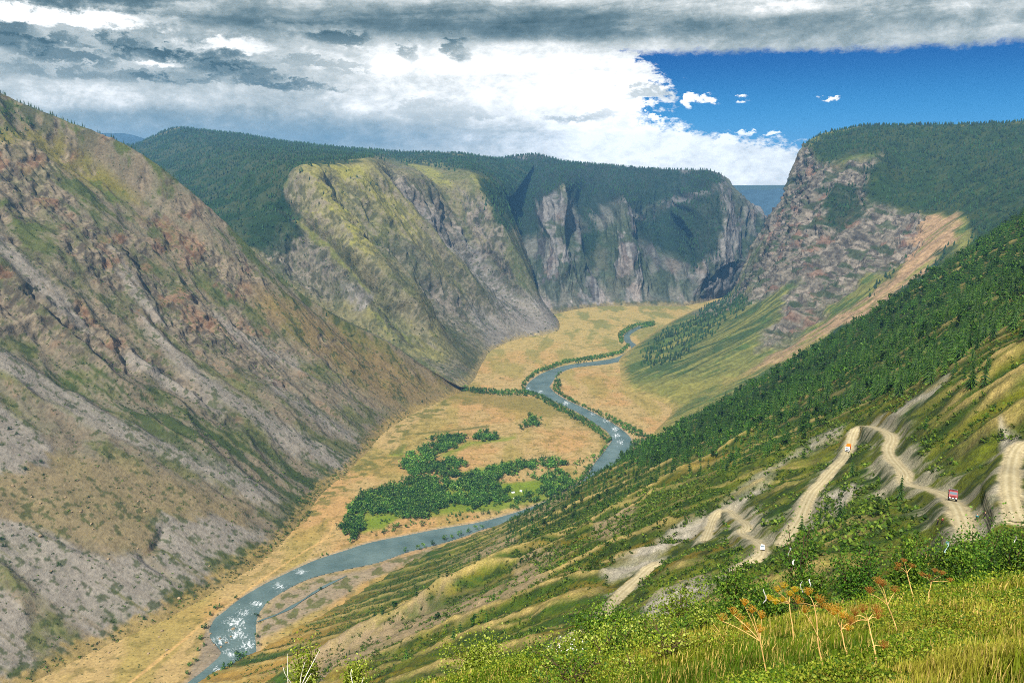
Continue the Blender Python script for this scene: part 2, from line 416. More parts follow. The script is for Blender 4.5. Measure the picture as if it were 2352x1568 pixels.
# ================================================================== valley floor and river
BL = [(385,1605),(430,1567),(480,1528),(508,1500),(487,1468),(482,1445),(492,1422),(515,1403),(550,1375),(600,1344),(660,1314),(720,1287),(790,1264),(850,1245),(930,1229),(1005,1214),(1080,1202),(1130,1191),(1230,1160),(1310,1121),(1343,1099),(1366,1064),(1396,1026),(1406,1006),(1396,990),(1370,973),(1335,950),(1288,927),(1255,911),(1207,897),(1211,884),(1236,862),(1298,839),(1370,829),(1411,822),(1440,808),(1450,796),(1436,783),(1434,770),(1447,758),(1470,747)]
BR = [(490,1605),(512,1562),(556,1530),(584,1502),(586,1470),(586,1448),(588,1426),(592,1410),(606,1388),(650,1356),(712,1326),(790,1306),(865,1290),(940,1264),(1010,1247),(1070,1228),(1118,1211),(1160,1203),(1262,1180),(1345,1142),(1386,1108),(1420,1066),(1450,1026),(1448,1006),(1426,984),(1391,962),(1345,938),(1300,917),(1274,901),(1262,888),(1268,876),(1284,857),(1320,843),(1395,835),(1434,825),(1464,809),(1470,797),(1450,783),(1446,771),(1458,760),(1480,749)]
L3 = smooth_line(floor_at(*np.array(BL).T), 420, 2); R3 = smooth_line(floor_at(*np.array(BR).T), 420, 2)
# match the two banks step by step instead of by arc length
def dense(pts):
    p = floor_at(*np.array(pts, float).T); n = len(p); t = np.arange(n)
    return pchip(t, p, np.linspace(0, n-1, 460))
L3, R3 = dense(BL), dense(BR)
bank = np.r_[L3[:, :2], R3[::-1, :2]]
th = np.linspace(math.radians(-40), math.radians(36), 900)
rr = np.exp(np.linspace(math.log(700), math.log(7000), 760))
TH, RR = np.meshgrid(th, rr); X, Y = RR*np.sin(TH), RR*np.cos(TH)
px, py, _ = proj(np.stack([X, Y, np.zeros_like(X)], -1))
inr = inside(X, Y, bank[::2]); dr = seg_dist(X, Y, L3[::3, :2]); dr = np.minimum(dr, seg_dist(X, Y, R3[::3, :2]))
Z = .9*fbm(X/90, Y/90, 4, 1)+.5
Z = np.where(inr, -2.2, lerp(-.9, Z, sstep(0, 14, dr)))
P = np.stack([X, Y, Z], -1)
wx = px+10*fbm(X/40, Y/40, 3, 2); wy = py+5*fbm(X/40, Y/40, 3, 5)
n1 = fbm(X/120, Y/120, 4, 3); n2 = fbm(X/14, Y/14, 3, 4); n3 = fbm(X/60, Y/200, 4, 6)
C = np.empty(P.shape); C[:] = lin(192, 166, 116)
C = cmix(C, lin(200, 156, 106), sstep(-.1, .5, n1)*.6)
C = cmix(C, lin(160, 146, 78), sstep(0, .6, n3)*.55)
C = cmix(C, lin(120, 112, 60), sstep(.25, .6, n2)*.5)
rings = np.abs(((seg_dist(X, Y, floor_at(*np.array([cv(1700,450),cv(1100,480)]).T)[:, :2])+25*n1)/34) % 1-.5)
field = poly(wx, wy, tops(cv,(760,350),(1000,200),(1500,150),(2000,230),(2200,380),(2180,500),(1900,580),(1200,650),(780,500)), 12)
C = cmix(C, lin(150, 130, 70), field*(1-sstep(.03, .1, rings))*.55)
GRN = [tops(cv,(1200,650),(1320,610),(1560,570),(1580,585),(1400,630),(1220,675)), tops(cv,(1030,520),(1200,450),(1400,400),(1580,380),(1600,395),(1450,430),(1250,470),(1080,530)),
       tops(cv,(700,470),(770,440),(760,520),(700,530),(640,520)), tops(cv,(460,1020),(560,970),(720,980),(600,1060),(480,1090)), tops(cv,(1180,820),(1560,720),(1880,690),(1700,860),(1100,930)),
       tops(cv,(330,1000),(420,850),(900,690),(1180,760),(2000,700),(1900,860),(1200,950),(700,1000),(420,1120))]
for g in GRN: C = cmix(C, lin(122, 142, 50), poly(wx, wy, g, 6)*.85)
edge = stroke(wx, wy, tops(cv,(60,960),(200,830),(350,690),(520,600),(680,520),(720,400),(780,270),(1000,160),(1260,80)), 22)
C = cmix(C, lin(112, 112, 58), edge*sstep(-.4, .3, n2)*.8)
C = cmix(C, lin(132, 122, 66), stroke(wx, wy, [(1040,905),(1180,925),(1300,945),(1390,990),(1400,1020)], 16)*.7)
C = cmix(C, lin(176, 160, 134), (1-sstep(3, 9, dr))*.8)                       # gravel banks
bar = poly(wx, wy, [(592,1440),(600,1400),(660,1360),(740,1326),(870,1296),(1000,1255),(1010,1268),(900,1310),(760,1380),(650,1440),(590,1470)], 8)
C = cmix(C, lin(160, 146, 126), bar*.85); C = cmix(C, lin(96, 102, 52), bar*sstep(.1, .4, n2)*.8)
bar2 = poly(wx, wy, [(480,1440),(515,1470),(530,1500),(490,1540),(430,1568),(440,1530),(470,1480)], 6)
C = cmix(C, lin(150, 138, 122), bar2*.8)
bar3 = poly(wx, wy, [(1215,885),(1262,880),(1270,905),(1250,908),(1225,897)], 3); C = cmix(C, lin(112, 116, 62), bar3*.6)
for pth in ([(255,1600),(350,1530),(430,1462),(492,1408),(520,1392),(600,1330),(700,1265),(770,1225)], tops(cv,(60,1220),(180,1160),(240,1080),(260,1000)), [(300,1568),(380,1500),(440,1458)]):
    C = cmix(C, lin(214, 178, 122), (1-sstep(1.3, 3.0, seg_dist(X, Y, floor_at(*smooth_line(pth, 30).T)[:, :2])))*.8)
for pth in (tops(cv,(860,370),(1050,350),(1390,310)), [(1300,790),(1360,800),(1420,785)], [(1230,735),(1330,728),(1440,730)]):
    C = cmix(C, lin(92, 100, 50), (1-sstep(4, 9, seg_dist(X, Y, floor_at(*smooth_line(pth, 30).T)[:, :2])+6*n2))*.75)
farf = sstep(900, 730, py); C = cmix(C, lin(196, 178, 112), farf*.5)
C = cmix(C, lin(112, 124, 70), farf*sstep(-.05, .4, n3+.3*n2)*.6)
wetm = inr; C = np.where(wetm[..., None], lin(60, 78, 74), C)
M_floor = terrain_mat('valley meadow', .22, .05, .7, 1.3, .8, .8, fleck=(.16, .64, tuple(lin(82, 88, 46))))
grid_obj('valley_floor', P, C, M_floor)
# water sheet
us = np.linspace(0, 1, 22)[None, :, None]
e = .02; W = L3[:, None]*(1-us-e+2*e*us)+R3[:, None]*(us+e-2*e*us)
W = L3[:, None]*(1+e-us*(1+2*e))+R3[:, None]*(-e+us*(1+2*e)); W[..., 2] = -.9
px, py, _ = proj(W)
C = np.empty(W.shape); C[:] = lin(100, 132, 132, .5)
rap = np.zeros(px.shape)
for (a, b, r) in ((505,1470,34),(545,1455,40),(570,1480,36),(540,1430,42),(560,1405,30),(590,1385,24),(640,1345,26),(690,1312,22),(530,1500,30),(500,1540,26),(1412,985,18),(1395,965,18),(1360,950,14),(1300,925,16),(1215,892,10),(1240,900,12),(1445,822,14),(1460,800,12),(1415,1000,18),(1425,1015,16)):
    rap = np.maximum(rap, np.exp(-((px-a)**2+((py-b)*1.5)**2)/(r*.68)**2))
C4 = np.ones((W.shape[0]*W.shape[1], 1))
C = cmix(C, (1, 1, 1), rap*0)
me = mesh('river', W, grid_faces(*W.shape[:2]), C)
a_ = me.attributes.new('Foam', 'FLOAT', 'POINT'); a_.data.foreach_set('value', rap.astype(np.float32).ravel())
m, nt, b = new_mat('river water')
pos = nd(nt, 'ShaderNodeNewGeometry').outputs['Position']
fo = nd(nt, 'ShaderNodeAttribute', attribute_name='Foam').outputs['Fac']
fv = nd(nt, 'ShaderNodeVectorMath', operation='MULTIPLY'); nt.links.new(nd(nt, 'ShaderNodeAttribute', attribute_name='Flow').outputs['Vector'], fv.inputs[0]); fv.inputs[1].default_value = (.34, .11, 1)
nf = noise(nt, fv.outputs[0], 1, 7, .7, .7)
ad = nd(nt, 'ShaderNodeMath', operation='MULTIPLY_ADD', i_0=fo, i_1=.23, i_2=nf).outputs[0]
fm = rmap(nt, ad, .66, .84, 0, .85)
base = mixc(nt, rmap(nt, noise(nt, pos, .02, 3), .3, .7, 0, 1), tuple(lin(80, 104, 102, .5)), tuple(lin(122, 142, 138, .5)))
nt.links.new(mixc(nt, fm, base, (.72, .75, .76)), b.inputs['Base Color'])
nt.links.new(rmap(nt, fm, 0, 1, .16, .8), b.inputs['Roughness'])
bp = nd(nt, 'ShaderNodeBump'); bp.inputs['Strength'].default_value = .9; bp.inputs['Distance'].default_value = 1.0
nt.links.new(noise(nt, pos, .25, 4, .6, .4), bp.inputs['Height']); nt.links.new(bp.outputs[0], b.inputs['Normal'])
flow = np.stack(np.broadcast_arrays(us[..., 0]*40, np.cumsum(np.r_[0, np.linalg.norm(np.diff(L3, axis=0), axis=1)])[:, None]), -1); fl3 = np.zeros((flow.shape[0]*flow.shape[1], 3), np.float32); fl3[:, :2] = flow.reshape(-1, 2)
me.attributes.new('Flow', 'FLOAT_VECTOR', 'POINT').data.foreach_set('vector', fl3.ravel())
me.materials.append(m)
if W[10, 5, 0] < W[10, 4, 0]: me.flip_normals()
tag(add('river', me), kind='structure')
# side channel on the gravel bar
sc_l = smooth_line([c3(1180,1290),c3(1290,1250),c3(1360,1210),c3(1480,1130),c3(1590,1080)], 60)
q_ = floor_at(*sc_l.T); tn = np.gradient(q_[:, :2], axis=0); tn /= np.linalg.norm(tn, axis=1, keepdims=True)
nn = np.stack([-tn[:, 1], tn[:, 0]], 1); wj = 4.2*(.6+.5*fbm(np.arange(60)/9., np.zeros(60), 3, 2))*np.sin(np.linspace(.15, math.pi-.1, 60))**.5
W = np.zeros((60, 5, 3)); W[..., :2] = q_[:, None, :2]+nn[:, None]*(np.linspace(-1, 1, 5)[None, :, None]*wj[:, None, None]); W[..., 2] = 1.9-.5*np.abs(np.linspace(-1,1,5))**2
me = mesh('side_channel', W, grid_faces(60, 5)); me.attributes.new('Foam', 'FLOAT', 'POINT'); me.materials.append(m)
tag(add('side_channel', me), kind='structure')
# ================================================================== mountains
HILLS = {}; HILLS_L = {}
def hill(key, name, cols, nv, nu, fall, disp, paint, mat):
    """cols: list of columns of control points, foot first, ridge last."""
    N = np.array(cols).transpose(1, 0, 2)
    P = net_surface(N, nv, nu)
    px, py, d = proj(P)
    t = P[..., 0]*fall[0]+P[..., 1]*fall[1]; s = -P[..., 0]*fall[1]+P[..., 1]*fall[0]
    n = normals(P); dd = disp(P, s, t, px, py); P = P+n*dd[..., None]
    px2, py2, d2 = proj(P)
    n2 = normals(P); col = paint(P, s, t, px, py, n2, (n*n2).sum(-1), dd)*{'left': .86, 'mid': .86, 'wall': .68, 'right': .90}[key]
    HILLS_L[key] = HILLS[key] = (P, px2, py2, col)
    return grid_obj(name, P, col, mat)
def back(c, dx, dy, dz, n=1):            # continue a column behind its ridge
    c = list(c); c.append(c[-1]+np.array([dx, dy, dz])*.35+np.array([0, 0, abs(dz)*.12])); c.append(c[-2]+np.array([dx, dy, dz])); return c
# ---- left mountain: fall lines from the river terrace to the crest of the spur
LM = [((-900,1950),(-2600,900,1000)), ((-400,1760),(-1900,300,1150)), ((100,1564),(-1500,200,1300)), ((225,1499),(-1250,120,1420)), ((400,1420),(-1120,80,1500)), ((525,1349),(-950,30,1620)),
      ((610,1290),(-820,-20,1720)), ((675,1234),(-640,-30,1800)), ((750,1134),(-360,20,1900)), ((820,1074),(-150,110,1960)), ((870,1015),(0,212,2000)), ((905,980),(150,275,2020)), ((930,964),(300,343,2050)),
      ((960,945),(460,468,2100)), ((990,932),(620,625,2150)), ((1015,922),(780,730,2190)), ((1040,910),(900,797,2230)), ((1062,897),(1000,858,2270)), ((1078,889),(1056,888,2290))]
cols = []
for f, c in LM:
    f = F(*f); c = D(*c); out = (f-c)*np.array([1, 1, 0]); out /= np.linalg.norm(out)
    H = c[2]
    col = [f+out*30+np.array([0, 0, -14])]+[f+(c-f)*v+np.array([0, 0, -H*k]) for v, k in ((0, .004), (.1, .02), (.3, .045), (.55, .03), (.8, .012), (1, 0))]
    cols.append(back(col, -170, 620, -max(60, .45*H)))
def polys_(px, py, gs, soft):
    m = np.zeros(px.shape)
    for g in gs: m = np.maximum(m, poly(px, py, g, soft))
    return m
BROWN = tops(c3,(-300,480),(0,590),(300,520),(600,560),(900,650),(1150,760),(1100,800),(900,790),(740,840),(700,960),(500,960),(300,890),(0,820),(-300,760))
def d_left(P, s, t, px, py):
    ins = sstep(0, 60, P[..., 2]); w = t+25*fbm(s/150, t/150, 3, 2)
    a = 26*(ridged(s/170+.3*fbm(t/200, s/200, 2, 3), t/420, 4, 1)-.55)
    rk = rock_left(px, py, s, t)
    b = 17*(ridged(s/45, t/60, 4, 4)-.5)*(rk+.12)+3.4*fbm(s/16, t/16, 4, 5)*(.30+rk)+4.5*(ridged(s/15, t/22, 3, 2)-.5)*rk
    g = 5*(ridged((s+10*fbm(t/120, s/90, 2, 1))/48, t/400, 2, 6)-.5)
    strata = 5*np.abs(((P[..., 2]+18*fbm(s/90, t/90, 3, 3))/38) % 1-.5)*rk
    crest = sstep(1, .0, py*0+np.clip((proj_crest(px, py))/40, 0, 1))
    sm = polys_(px+10*fbm(s/40, t/60, 2, 2), py+8*fbm(s/40, t/60, 2, 4), SCREE+[BROWN], 14)
    return ins*((a+g)*(1-.72*sm)+b*(1-.55*sm)+strata)*(1-.55*crest)
def proj_crest(px, py):                  # picture distance below the spur's skyline
    xs = [-400, 0, 150, 300, 460, 560, 700, 900, 1060]; ys = [60, 220, 280, 345, 470, 580, 680, 795, 890]
    return py-np.interp(px, xs, ys)
def rock_left(px, py, s, t):
    wx = px+30*fbm(s/80, t/80, 3, 1); wy = py+22*fbm(s/80, t/80, 3, 4)
    r = poly(wx, wy, [(0,340),(60,330),(130,380),(180,460),(150,500),(60,470),(0,420)], 25)
    r = np.maximum(r, poly(wx, wy, [(-400,560),(0,620),(120,650),(220,720),(340,810),(430,880),(545,960),(530,990),(470,950),(340,860),(200,790),(90,740),(-400,700)], 22))
    r = np.maximum(r, poly(wx, wy, [(310,480),(420,520),(520,590),(560,650),(480,640),(380,560)], 22)*.9)
    r = np.maximum(r, poly(wx, wy, [(120,480),(260,520),(330,600),(420,650),(560,740),(650,830),(660,900),(560,820),(400,740),(250,660),(140,580)], 30)*.75)
    r = np.maximum(r, poly(wx, wy, [(350,410),(470,470),(520,540),(440,500)], 15)*.8)
    r = np.maximum(r, poly(wx, wy, [(620,860),(660,860),(680,910),(640,920)], 12))
    r = np.maximum(r, .85*sstep(.25, .6, fbm(s/120, t/70, 4, 7))*sstep(760, 500, py-.25*px))
    return np.clip(r, 0, 1)
SCREE = [tops(c3,(-400,-60),(0,0),(250,160),(560,350),(900,500),(1200,640),(1330,760),(1200,730),(900,600),(560,450),(300,330),(0,130),(-400,-20)),
         tops(c3,(640,-160),(780,0),(1000,180),(1250,340),(1500,480),(1640,545),(1560,590),(1300,470),(1000,270),(800,80),(620,-140)),
         tops(c3,(880,800),(960,790),(1080,810),(1190,850),(1180,900),(1100,930),(1020,1000),(1000,1080),(830,1120),(700,980),(760,930),(760,830)),
         tops(c3,(-300,790),(0,830),(100,820),(300,900),(480,960),(640,960),(830,1130),(780,1260),(600,1330),(480,1380),(250,1230),(100,1080),(0,1030),(-300,960)),
         tops(c3,(-300,1060),(0,1120),(80,1200),(130,1330),(140,1480),(60,1560),(-300,1700)),
         tops(c3,(-300,200),(0,280),(60,330),(180,420),(260,490),(230,530),(120,560),(0,600),(-300,520)),
         [(-300,400),(0,535),(80,608),(180,695),(205,745),(150,722),(60,640),(0,585),(-300,460)], tops(c3,(1200,140),(1330,240),(1480,330),(1640,430),(1600,440),(1400,330),(1250,230)),
         tops(c3,(1000,-130),(1150,-20),(1320,60),(1420,120),(1300,90),(1100,0)), tops(c3,(600,20),(860,180),(1080,340),(1050,350),(820,210),(600,70)), [(255,560),(300,620),(390,740),(370,735),(290,640)]]
def p_left(P, s, t, px, py, n, al, dd):
    st = fbm(s/7, t/150, 4, 2); st2 = fbm(s/20, t/260, 4, 5); pt = fbm(s/34, t/50, 5, 3); fi = fbm(s/7, t/9, 3, 6)
    wx = px+26*st2+16*pt; wy = py+20*st2+14*pt
    C = np.empty(P.shape); C[:] = lin(140, 133, 110)
    C = cmix(C, lin(116, 118, 70), sstep(-.1, .35, pt+.4*st2)*.8)
    C = cmix(C, lin(150, 134, 112), sstep(.1, .5, -pt+.5*fi)*.6)
    C = cmix(C, lin(140, 132, 66), poly(wx, wy, [(-200,210),(0,285),(110,290),(200,350),(300,430),(330,470),(240,440),(120,380),(0,335),(-200,290)], 16)*.85)
    C = cmix(C, lin(148, 126, 80), poly(wx, wy, [(560,640),(760,730),(900,810),(1060,890),(1000,930),(900,930),(820,880),(700,800),(600,720)], 30)*.75)
    C = cmix(C, lin(156, 140, 106), poly(wx, wy, tops(c3,(-300,480),(0,590),(300,520),(600,560),(900,650),(1150,760),(1100,800),(900,790),(740,840),(700,960),(500,960),(300,890),(0,820),(-300,760)), 26)*.85)
    rk = rock_left(px, py, s, t)
    steep = sstep(.03, .16, 1-al); rk = np.clip(rk*.75+steep*.5, 0, 1)
    C = cmix(C, lin(142, 130, 112), rk*.8); C = cmix(C, lin(176, 160, 136), rk*sstep(.1, .5, fi)*.7); C = cmix(C, lin(76, 68, 58), rk*sstep(.05, .45, -fi+.3*pt)*.75)
    C = cmix(C, lin(158, 112, 80), rk*sstep(.25, .65, fbm(s/60, t/40, 3, 1))*.4); C = cmix(C, lin(84, 100, 42), (1-.7*rk)*sstep(.05, .35, pt+.4*fi)*sstep(760, 420, py-.2*px)*.7)
    for g in SCREE:
        m = poly(wx, wy, g, 11)*sstep(-1.1, -.35, st+.5*st2+.25); C = cmix(C, lin(168, 160, 148), m*.93); C = cmix(C, lin(146, 136, 122), m*sstep(.0, .5, st)*.4)
    gs = sstep(.12, .42, st+.5*pt)*sstep(560, 700, py)*poly(wx, wy, tops(c3,(100,-40),(400,60),(900,300),(1300,520),(1640,600),(1400,800),(1000,560),(500,330),(150,120)), 40)
    C = cmix(C, lin(66, 84, 34), gs*.85)
    ft = stroke(wx, wy, tops(c3,(-200,1700),(200,1560),(500,1420),(780,1310),(900,1200),(1060,1110),(1200,1000),(1350,850),(1440,740),(1640,590)), 42, .8)
    C = cmix(C, lin(74, 84, 40), ft*sstep(-.2, .35, fi+.5*pt)*.85)
    C = cmix(C, lin(72, 84, 40), sstep(.38, .62, fi+.35*pt)*sstep(300, 700, py)*.75)
    C = cmix(C, lin(150, 132, 92), poly(px, py, [(830,1010),(900,940),(1000,880),(1080,890),(1000,935),(930,975),(860,1040)], 14)*.6)
    C = cmix(C, lin(62, 74, 42), sstep(.35, .6, fbm(s/45, t/45, 4, 0))*sstep(420, 250, py)*.7)
    C = cmix(C, lin(182, 158, 102), sstep(13, 4, P[..., 2]+6*fi)*.8)
    return C
M_left = terrain_mat('scree mountain', .16, .03, .70, 1.30, 1, 2.4, fleck=(.11, .69, tuple(lin(58, 66, 34))))
hill('left', 'mountain', cols, 820, 900, (.96, -.27), d_left, p_left, M_left)
# ---- middle mountain with the grassy rib
MM = [(D(860,905,2440), D(420,560,2580), D(60,340,5200), 10), (D(960,905,2400), D(500,548,2600), D(180,336,5200), 10), (D(1040,892,2320), D(585,505,2660), D(300,333,5200), -70),
      (F(1085,876), D(648,440,2720), D(415,294,5400), 45), (F(1104,842), D(690,396,2800), D(500,303,5300), 40), (F(1124,810), D(735,386,2870), D(560,310,5200), 10), (F(1166,787), D(795,377,2960), D(640,324,5050), -14),
      (F(1212,774), D(855,372,3060), D(730,335,5000), 14), (F(1246,770), D(925,384,3230), D(815,343,4950), -25), (D(1268,768,3130), D(1000,408,3480), D(930,349,4950), -60),
      (F(1284,757), D(1088,394,3500), D(1040,352,4950), 20), (F(1284,738), D(1150,436,3720), D(1140,366,5000), -30), (D(1262,722,3580), D(1165,470,4000), D(1225,380,5100), -20)]
cols = []
for f, l, si, k in MM:
    o = (f-l)*np.array([1, 1, 0]); o /= np.linalg.norm(o); up_ = np.array([0, 0, float(k)])
    cols.append(back([f+o*40+np.array([0, 0, -30]), f, f+(l-f)*.22+up_*.3+np.array([0, 0, -38]), f+(l-f)*.5+up_+np.array([0, 0, -14]), f+(l-f)*.78+up_*.6+np.array([0, 0, 6]), l, l+(si-l)*.25, l+(si-l)*.6, si], -300, 1500, -260))
FOREST_M = [[(250,320),(420,285),(560,303),(740,328),(860,338),(1000,343),(1150,358),(1170,430),(1185,520),(1150,470),(1110,400),(1050,388),(1000,374),(930,372),(880,360),(820,368),(700,392),(650,430),(675,470),(640,510),(600,560),(540,560),(440,470),(330,400)], [(560,470),(640,470),(690,520),(660,560),(620,580),(560,560)], [(1105,400),(1140,440),(1170,520),(1150,520),(1120,470)], [(1140,350),(1240,360),(1240,480),(1180,530),(1140,440)]]
def rock_mid(px, py, s, t):
    wx = px+20*fbm(s/90, t/90, 3, 1); wy = py+16*fbm(s/90, t/90, 3, 4)
    r = poly(wx, wy, [(585,525),(690,530),(750,570),(785,630),(790,690),(760,700),(710,660),(640,600)], 14)
    r = np.maximum(r, poly(wx, wy, [(860,560),(920,570),(960,620),(1040,680),(1120,760),(1090,790),(1000,700),(900,640)], 14)*.9)
    r = np.maximum(r, poly(wx, wy, [(880,375),(960,400),(1040,500),(1130,590),(1100,640),(1000,520),(900,420)], 14)*.8)
    r = np.maximum(r, poly(wx, wy, [(1050,430),(1120,470),(1180,600),(1200,660),(1130,600),(1080,500)], 14)*.9)
    r = np.maximum(r, poly(wx, wy, [(980,830),(1050,830),(1090,870),(1060,885),(1000,850)], 8)*.9)
    r = np.maximum(r, poly(wx, wy, [(1060,690),(1160,720),(1200,770),(1120,800),(1080,750)], 14)*.7)
    return r
def d_mid(P, s, t, px, py):
    ins = sstep(0, 190, P[..., 2]); rk = rock_mid(px, py, s, t)
    sw = s+40*fbm(s/260, t/300, 3, 5); a = 34*(ridged(sw/190, t/900, 4, 1)-.55); b = 22*(ridged(sw/52, t/110, 4, 3)-.5)*(rk+.22)+8*fbm(s/24, t/30, 4, 6)*(rk+.3)
    far = sstep(360, 420, py+.0*px)
    jx = px+9*fbm(s/40, t/60, 3, 2); jy = py+7*fbm(s/40, t/60, 3, 6)
    for ln, w_, k_ in (([(905,385),(1000,480),(1110,600),(1200,690),(1258,750)], 24, -26), ([(765,430),(900,580),(1010,690),(1130,805)], 20, -20), ([(850,372),(960,500),(1090,650),(1214,776)], 20, 20), ([(700,410),(790,520),(880,640),(980,760),(1085,872)], 22, 24), ([(640,450),(760,580),(900,720),(1050,860)], 16, -18), ([(940,392),(1060,500),(1160,610),(1245,735)], 14, 14), ([(820,420),(930,540),(1050,680),(1140,790)], 12, 12)):
        a = a+k_*stroke(jx, jy, ln, w_*1.15, .9)*2.1
    return ins*(a*(.25+.75*far)+b)
def p_mid(P, s, t, px, py, n, al, dd):
    st = fbm(s/10, t/200, 4, 2); pt = fbm(s/50, t/70, 5, 3); fi = fbm(s/10, t/12, 3, 6)
    wx = px+16*pt+8*st; wy = py+12*pt+6*st
    C = np.empty(P.shape); C[:] = lin(140, 134, 98)
    C = cmix(C, lin(106, 112, 70), sstep(-.1, .4, pt)*.7)
    C = cmix(C, lin(178, 172, 92), (.6+.35*sstep(-.3, .3, pt+.4*st))*(.55+.45*sstep(800, 480, py))*poly(wx, wy, [(690,392),(830,376),(870,420),(930,470),(960,540),(930,560),(860,540),(840,620),(900,690),(970,750),(1060,860),(1000,830),(880,760),(800,680),(770,620),(700,530),(650,480),(690,440)], 18)*.85)  # yellow grass, painted brighter towards the rib top as if sunlit
    C = cmix(C, lin(160, 158, 90), poly(wx, wy, [(1090,395),(1125,405),(1140,440),(1110,440)], 8)*.8)
    C = cmix(C, lin(162, 160, 90), poly(wx, wy, [(930,372),(985,378),(1030,410),(1010,420),(960,392)], 6)*.8)
    rk = rock_mid(px, py, s, t)
    steep = sstep(.04, .2, 1-al); rk = np.clip(rk*.7+steep*.5*sstep(370, 420, py), 0, 1)
    C = cmix(C, lin(140, 132, 122), rk*.85); C = cmix(C, lin(178, 166, 152), rk*sstep(.1, .5, fi)*.7); C = cmix(C, lin(68, 66, 60), rk*sstep(.05, .45, -fi)*.65)
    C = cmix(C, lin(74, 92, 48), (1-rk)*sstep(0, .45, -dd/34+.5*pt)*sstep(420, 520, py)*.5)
    for g in ([(925,400),(1000,470),(1100,570),(1200,680),(1290,745),(1250,780),(1150,740),(1120,680),(1040,590),(960,490)], [(1130,600),(1200,690),(1270,765),(1200,775),(1180,720)], [(1200,660),(1300,712),(1262,768),(1215,720)], [(1070,690),(1150,740),(1180,780),(1120,790)], [(800,660),(840,650),(830,700),(800,710)]):
        C = cmix(C, lin(158, 152, 146), poly(wx, wy, g, 9)*sstep(-.8, -.2, st+.2)*.9)
    C = cmix(C, lin(150, 138, 122), sstep(.2, .55, fi+.5*pt)*sstep(400, 460, py)*.4); C = cmix(C, lin(82, 88, 58), sstep(.15, .5, -fi+.5*st)*sstep(390, 440, py)*.5)
    for g in FOREST_M: C = cmix(C, lin(38, 64, 30), poly(wx, wy, g, 8)*(.8+.2*sstep(-.3, .3, pt)))
    C = cmix(C, lin(84, 98, 52), poly(wx, wy, [(300,340),(560,330),(700,370),(600,420),(420,380)], 20)*sstep(.1, .5, pt)*.35)
    C = cmix(C, lin(60, 76, 40), sstep(.3, .6, fi+.3*pt)*sstep(500, 600, py)*.6)
    C = cmix(C, lin(164, 156, 146), sstep(130, 40, P[..., 2]+50*st)*sstep(1090, 1150, px)*.75)
    C = cmix(C, lin(188, 170, 122), sstep(16, 4, P[..., 2]+7*fi)*.8)
    return C
M_mid = terrain_mat('grassy mountain', .09, .02, .65, 1.35, 1, 5)
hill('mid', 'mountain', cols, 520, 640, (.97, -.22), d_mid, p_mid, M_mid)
# ---- canyon wall at the head of the view
WALL = [(F(1235,735), D(1172,622,3850), D(1165,500,4000), D(1145,364,5300)), (F(1288,718), D(1212,604,3930), D(1200,500,4200), D(1222,355,5350)), (F(1340,708), D(1302,590,3800), D(1290,432,4000), D(1300,371,5200)),
        (F(1400,703), D(1368,600,3950), D(1345,480,4260), D(1400,380,5200)), (F(1450,703), D(1448,608,3850), D(1440,470,4150), D(1500,388,5000)), (F(1500,703), D(1512,622,3920), D(1540,485,4550), D(1560,390,4900)),
        (F(1560,703), D(1592,606,3850), D(1642,430,4150), D(1622,391,4700)), (D(1610,697,3850), D(1680,580,3950), D(1705,440,4250), D(1680,414,4500)), (D(1652,690,4000), D(1742,600,4150), D(1762,500,4400), D(1766,490,4500)), (D(1690,690,4500), D(1760,610,4800), D(1772,520,5000), D(1775,510,5200))]
cols = []
for f, m_, l, si in WALL:
    cols.append(back([f+np.array([0, -60, -60]), f, f+(m_-f)*.45+np.array([0, 10, -25]), m_, m_+(l-m_)*.5+np.array([0, 0, 12]), l, l+(si-l)*.35, l+(si-l)*.7, si], 0, 1800, -420))
FOREST_W = [[(1140,360),(1222,350),(1300,366),(1400,375),(1500,384),(1620,388),(1660,410),(1640,430),(1560,450),(1490,480),(1430,460),(1370,440),(1350,490),(1320,440),(1285,420),(1240,450),(1215,520),(1190,530),(1165,470)], [(1470,500),(1560,470),(1640,430),(1665,500),(1640,580),(1600,620),(1540,560),(1480,540)], [(1340,470),(1375,520),(1370,600),(1350,560)]]
def d_wall(P, s, t, px, py):
    ins = sstep(0, 90, P[..., 2]); f = sstep(390, 450, py)
    return ins*f*(80*(ridged(s/300+.2*fbm(s/200, P[..., 2]/200, 2, 1), P[..., 2]/1100, 3, 2)-.55)+46*(ridged(s/80, P[..., 2]/300, 4, 4)-.5)+12*(ridged(s/26, P[..., 2]/70, 3, 1)-.5))
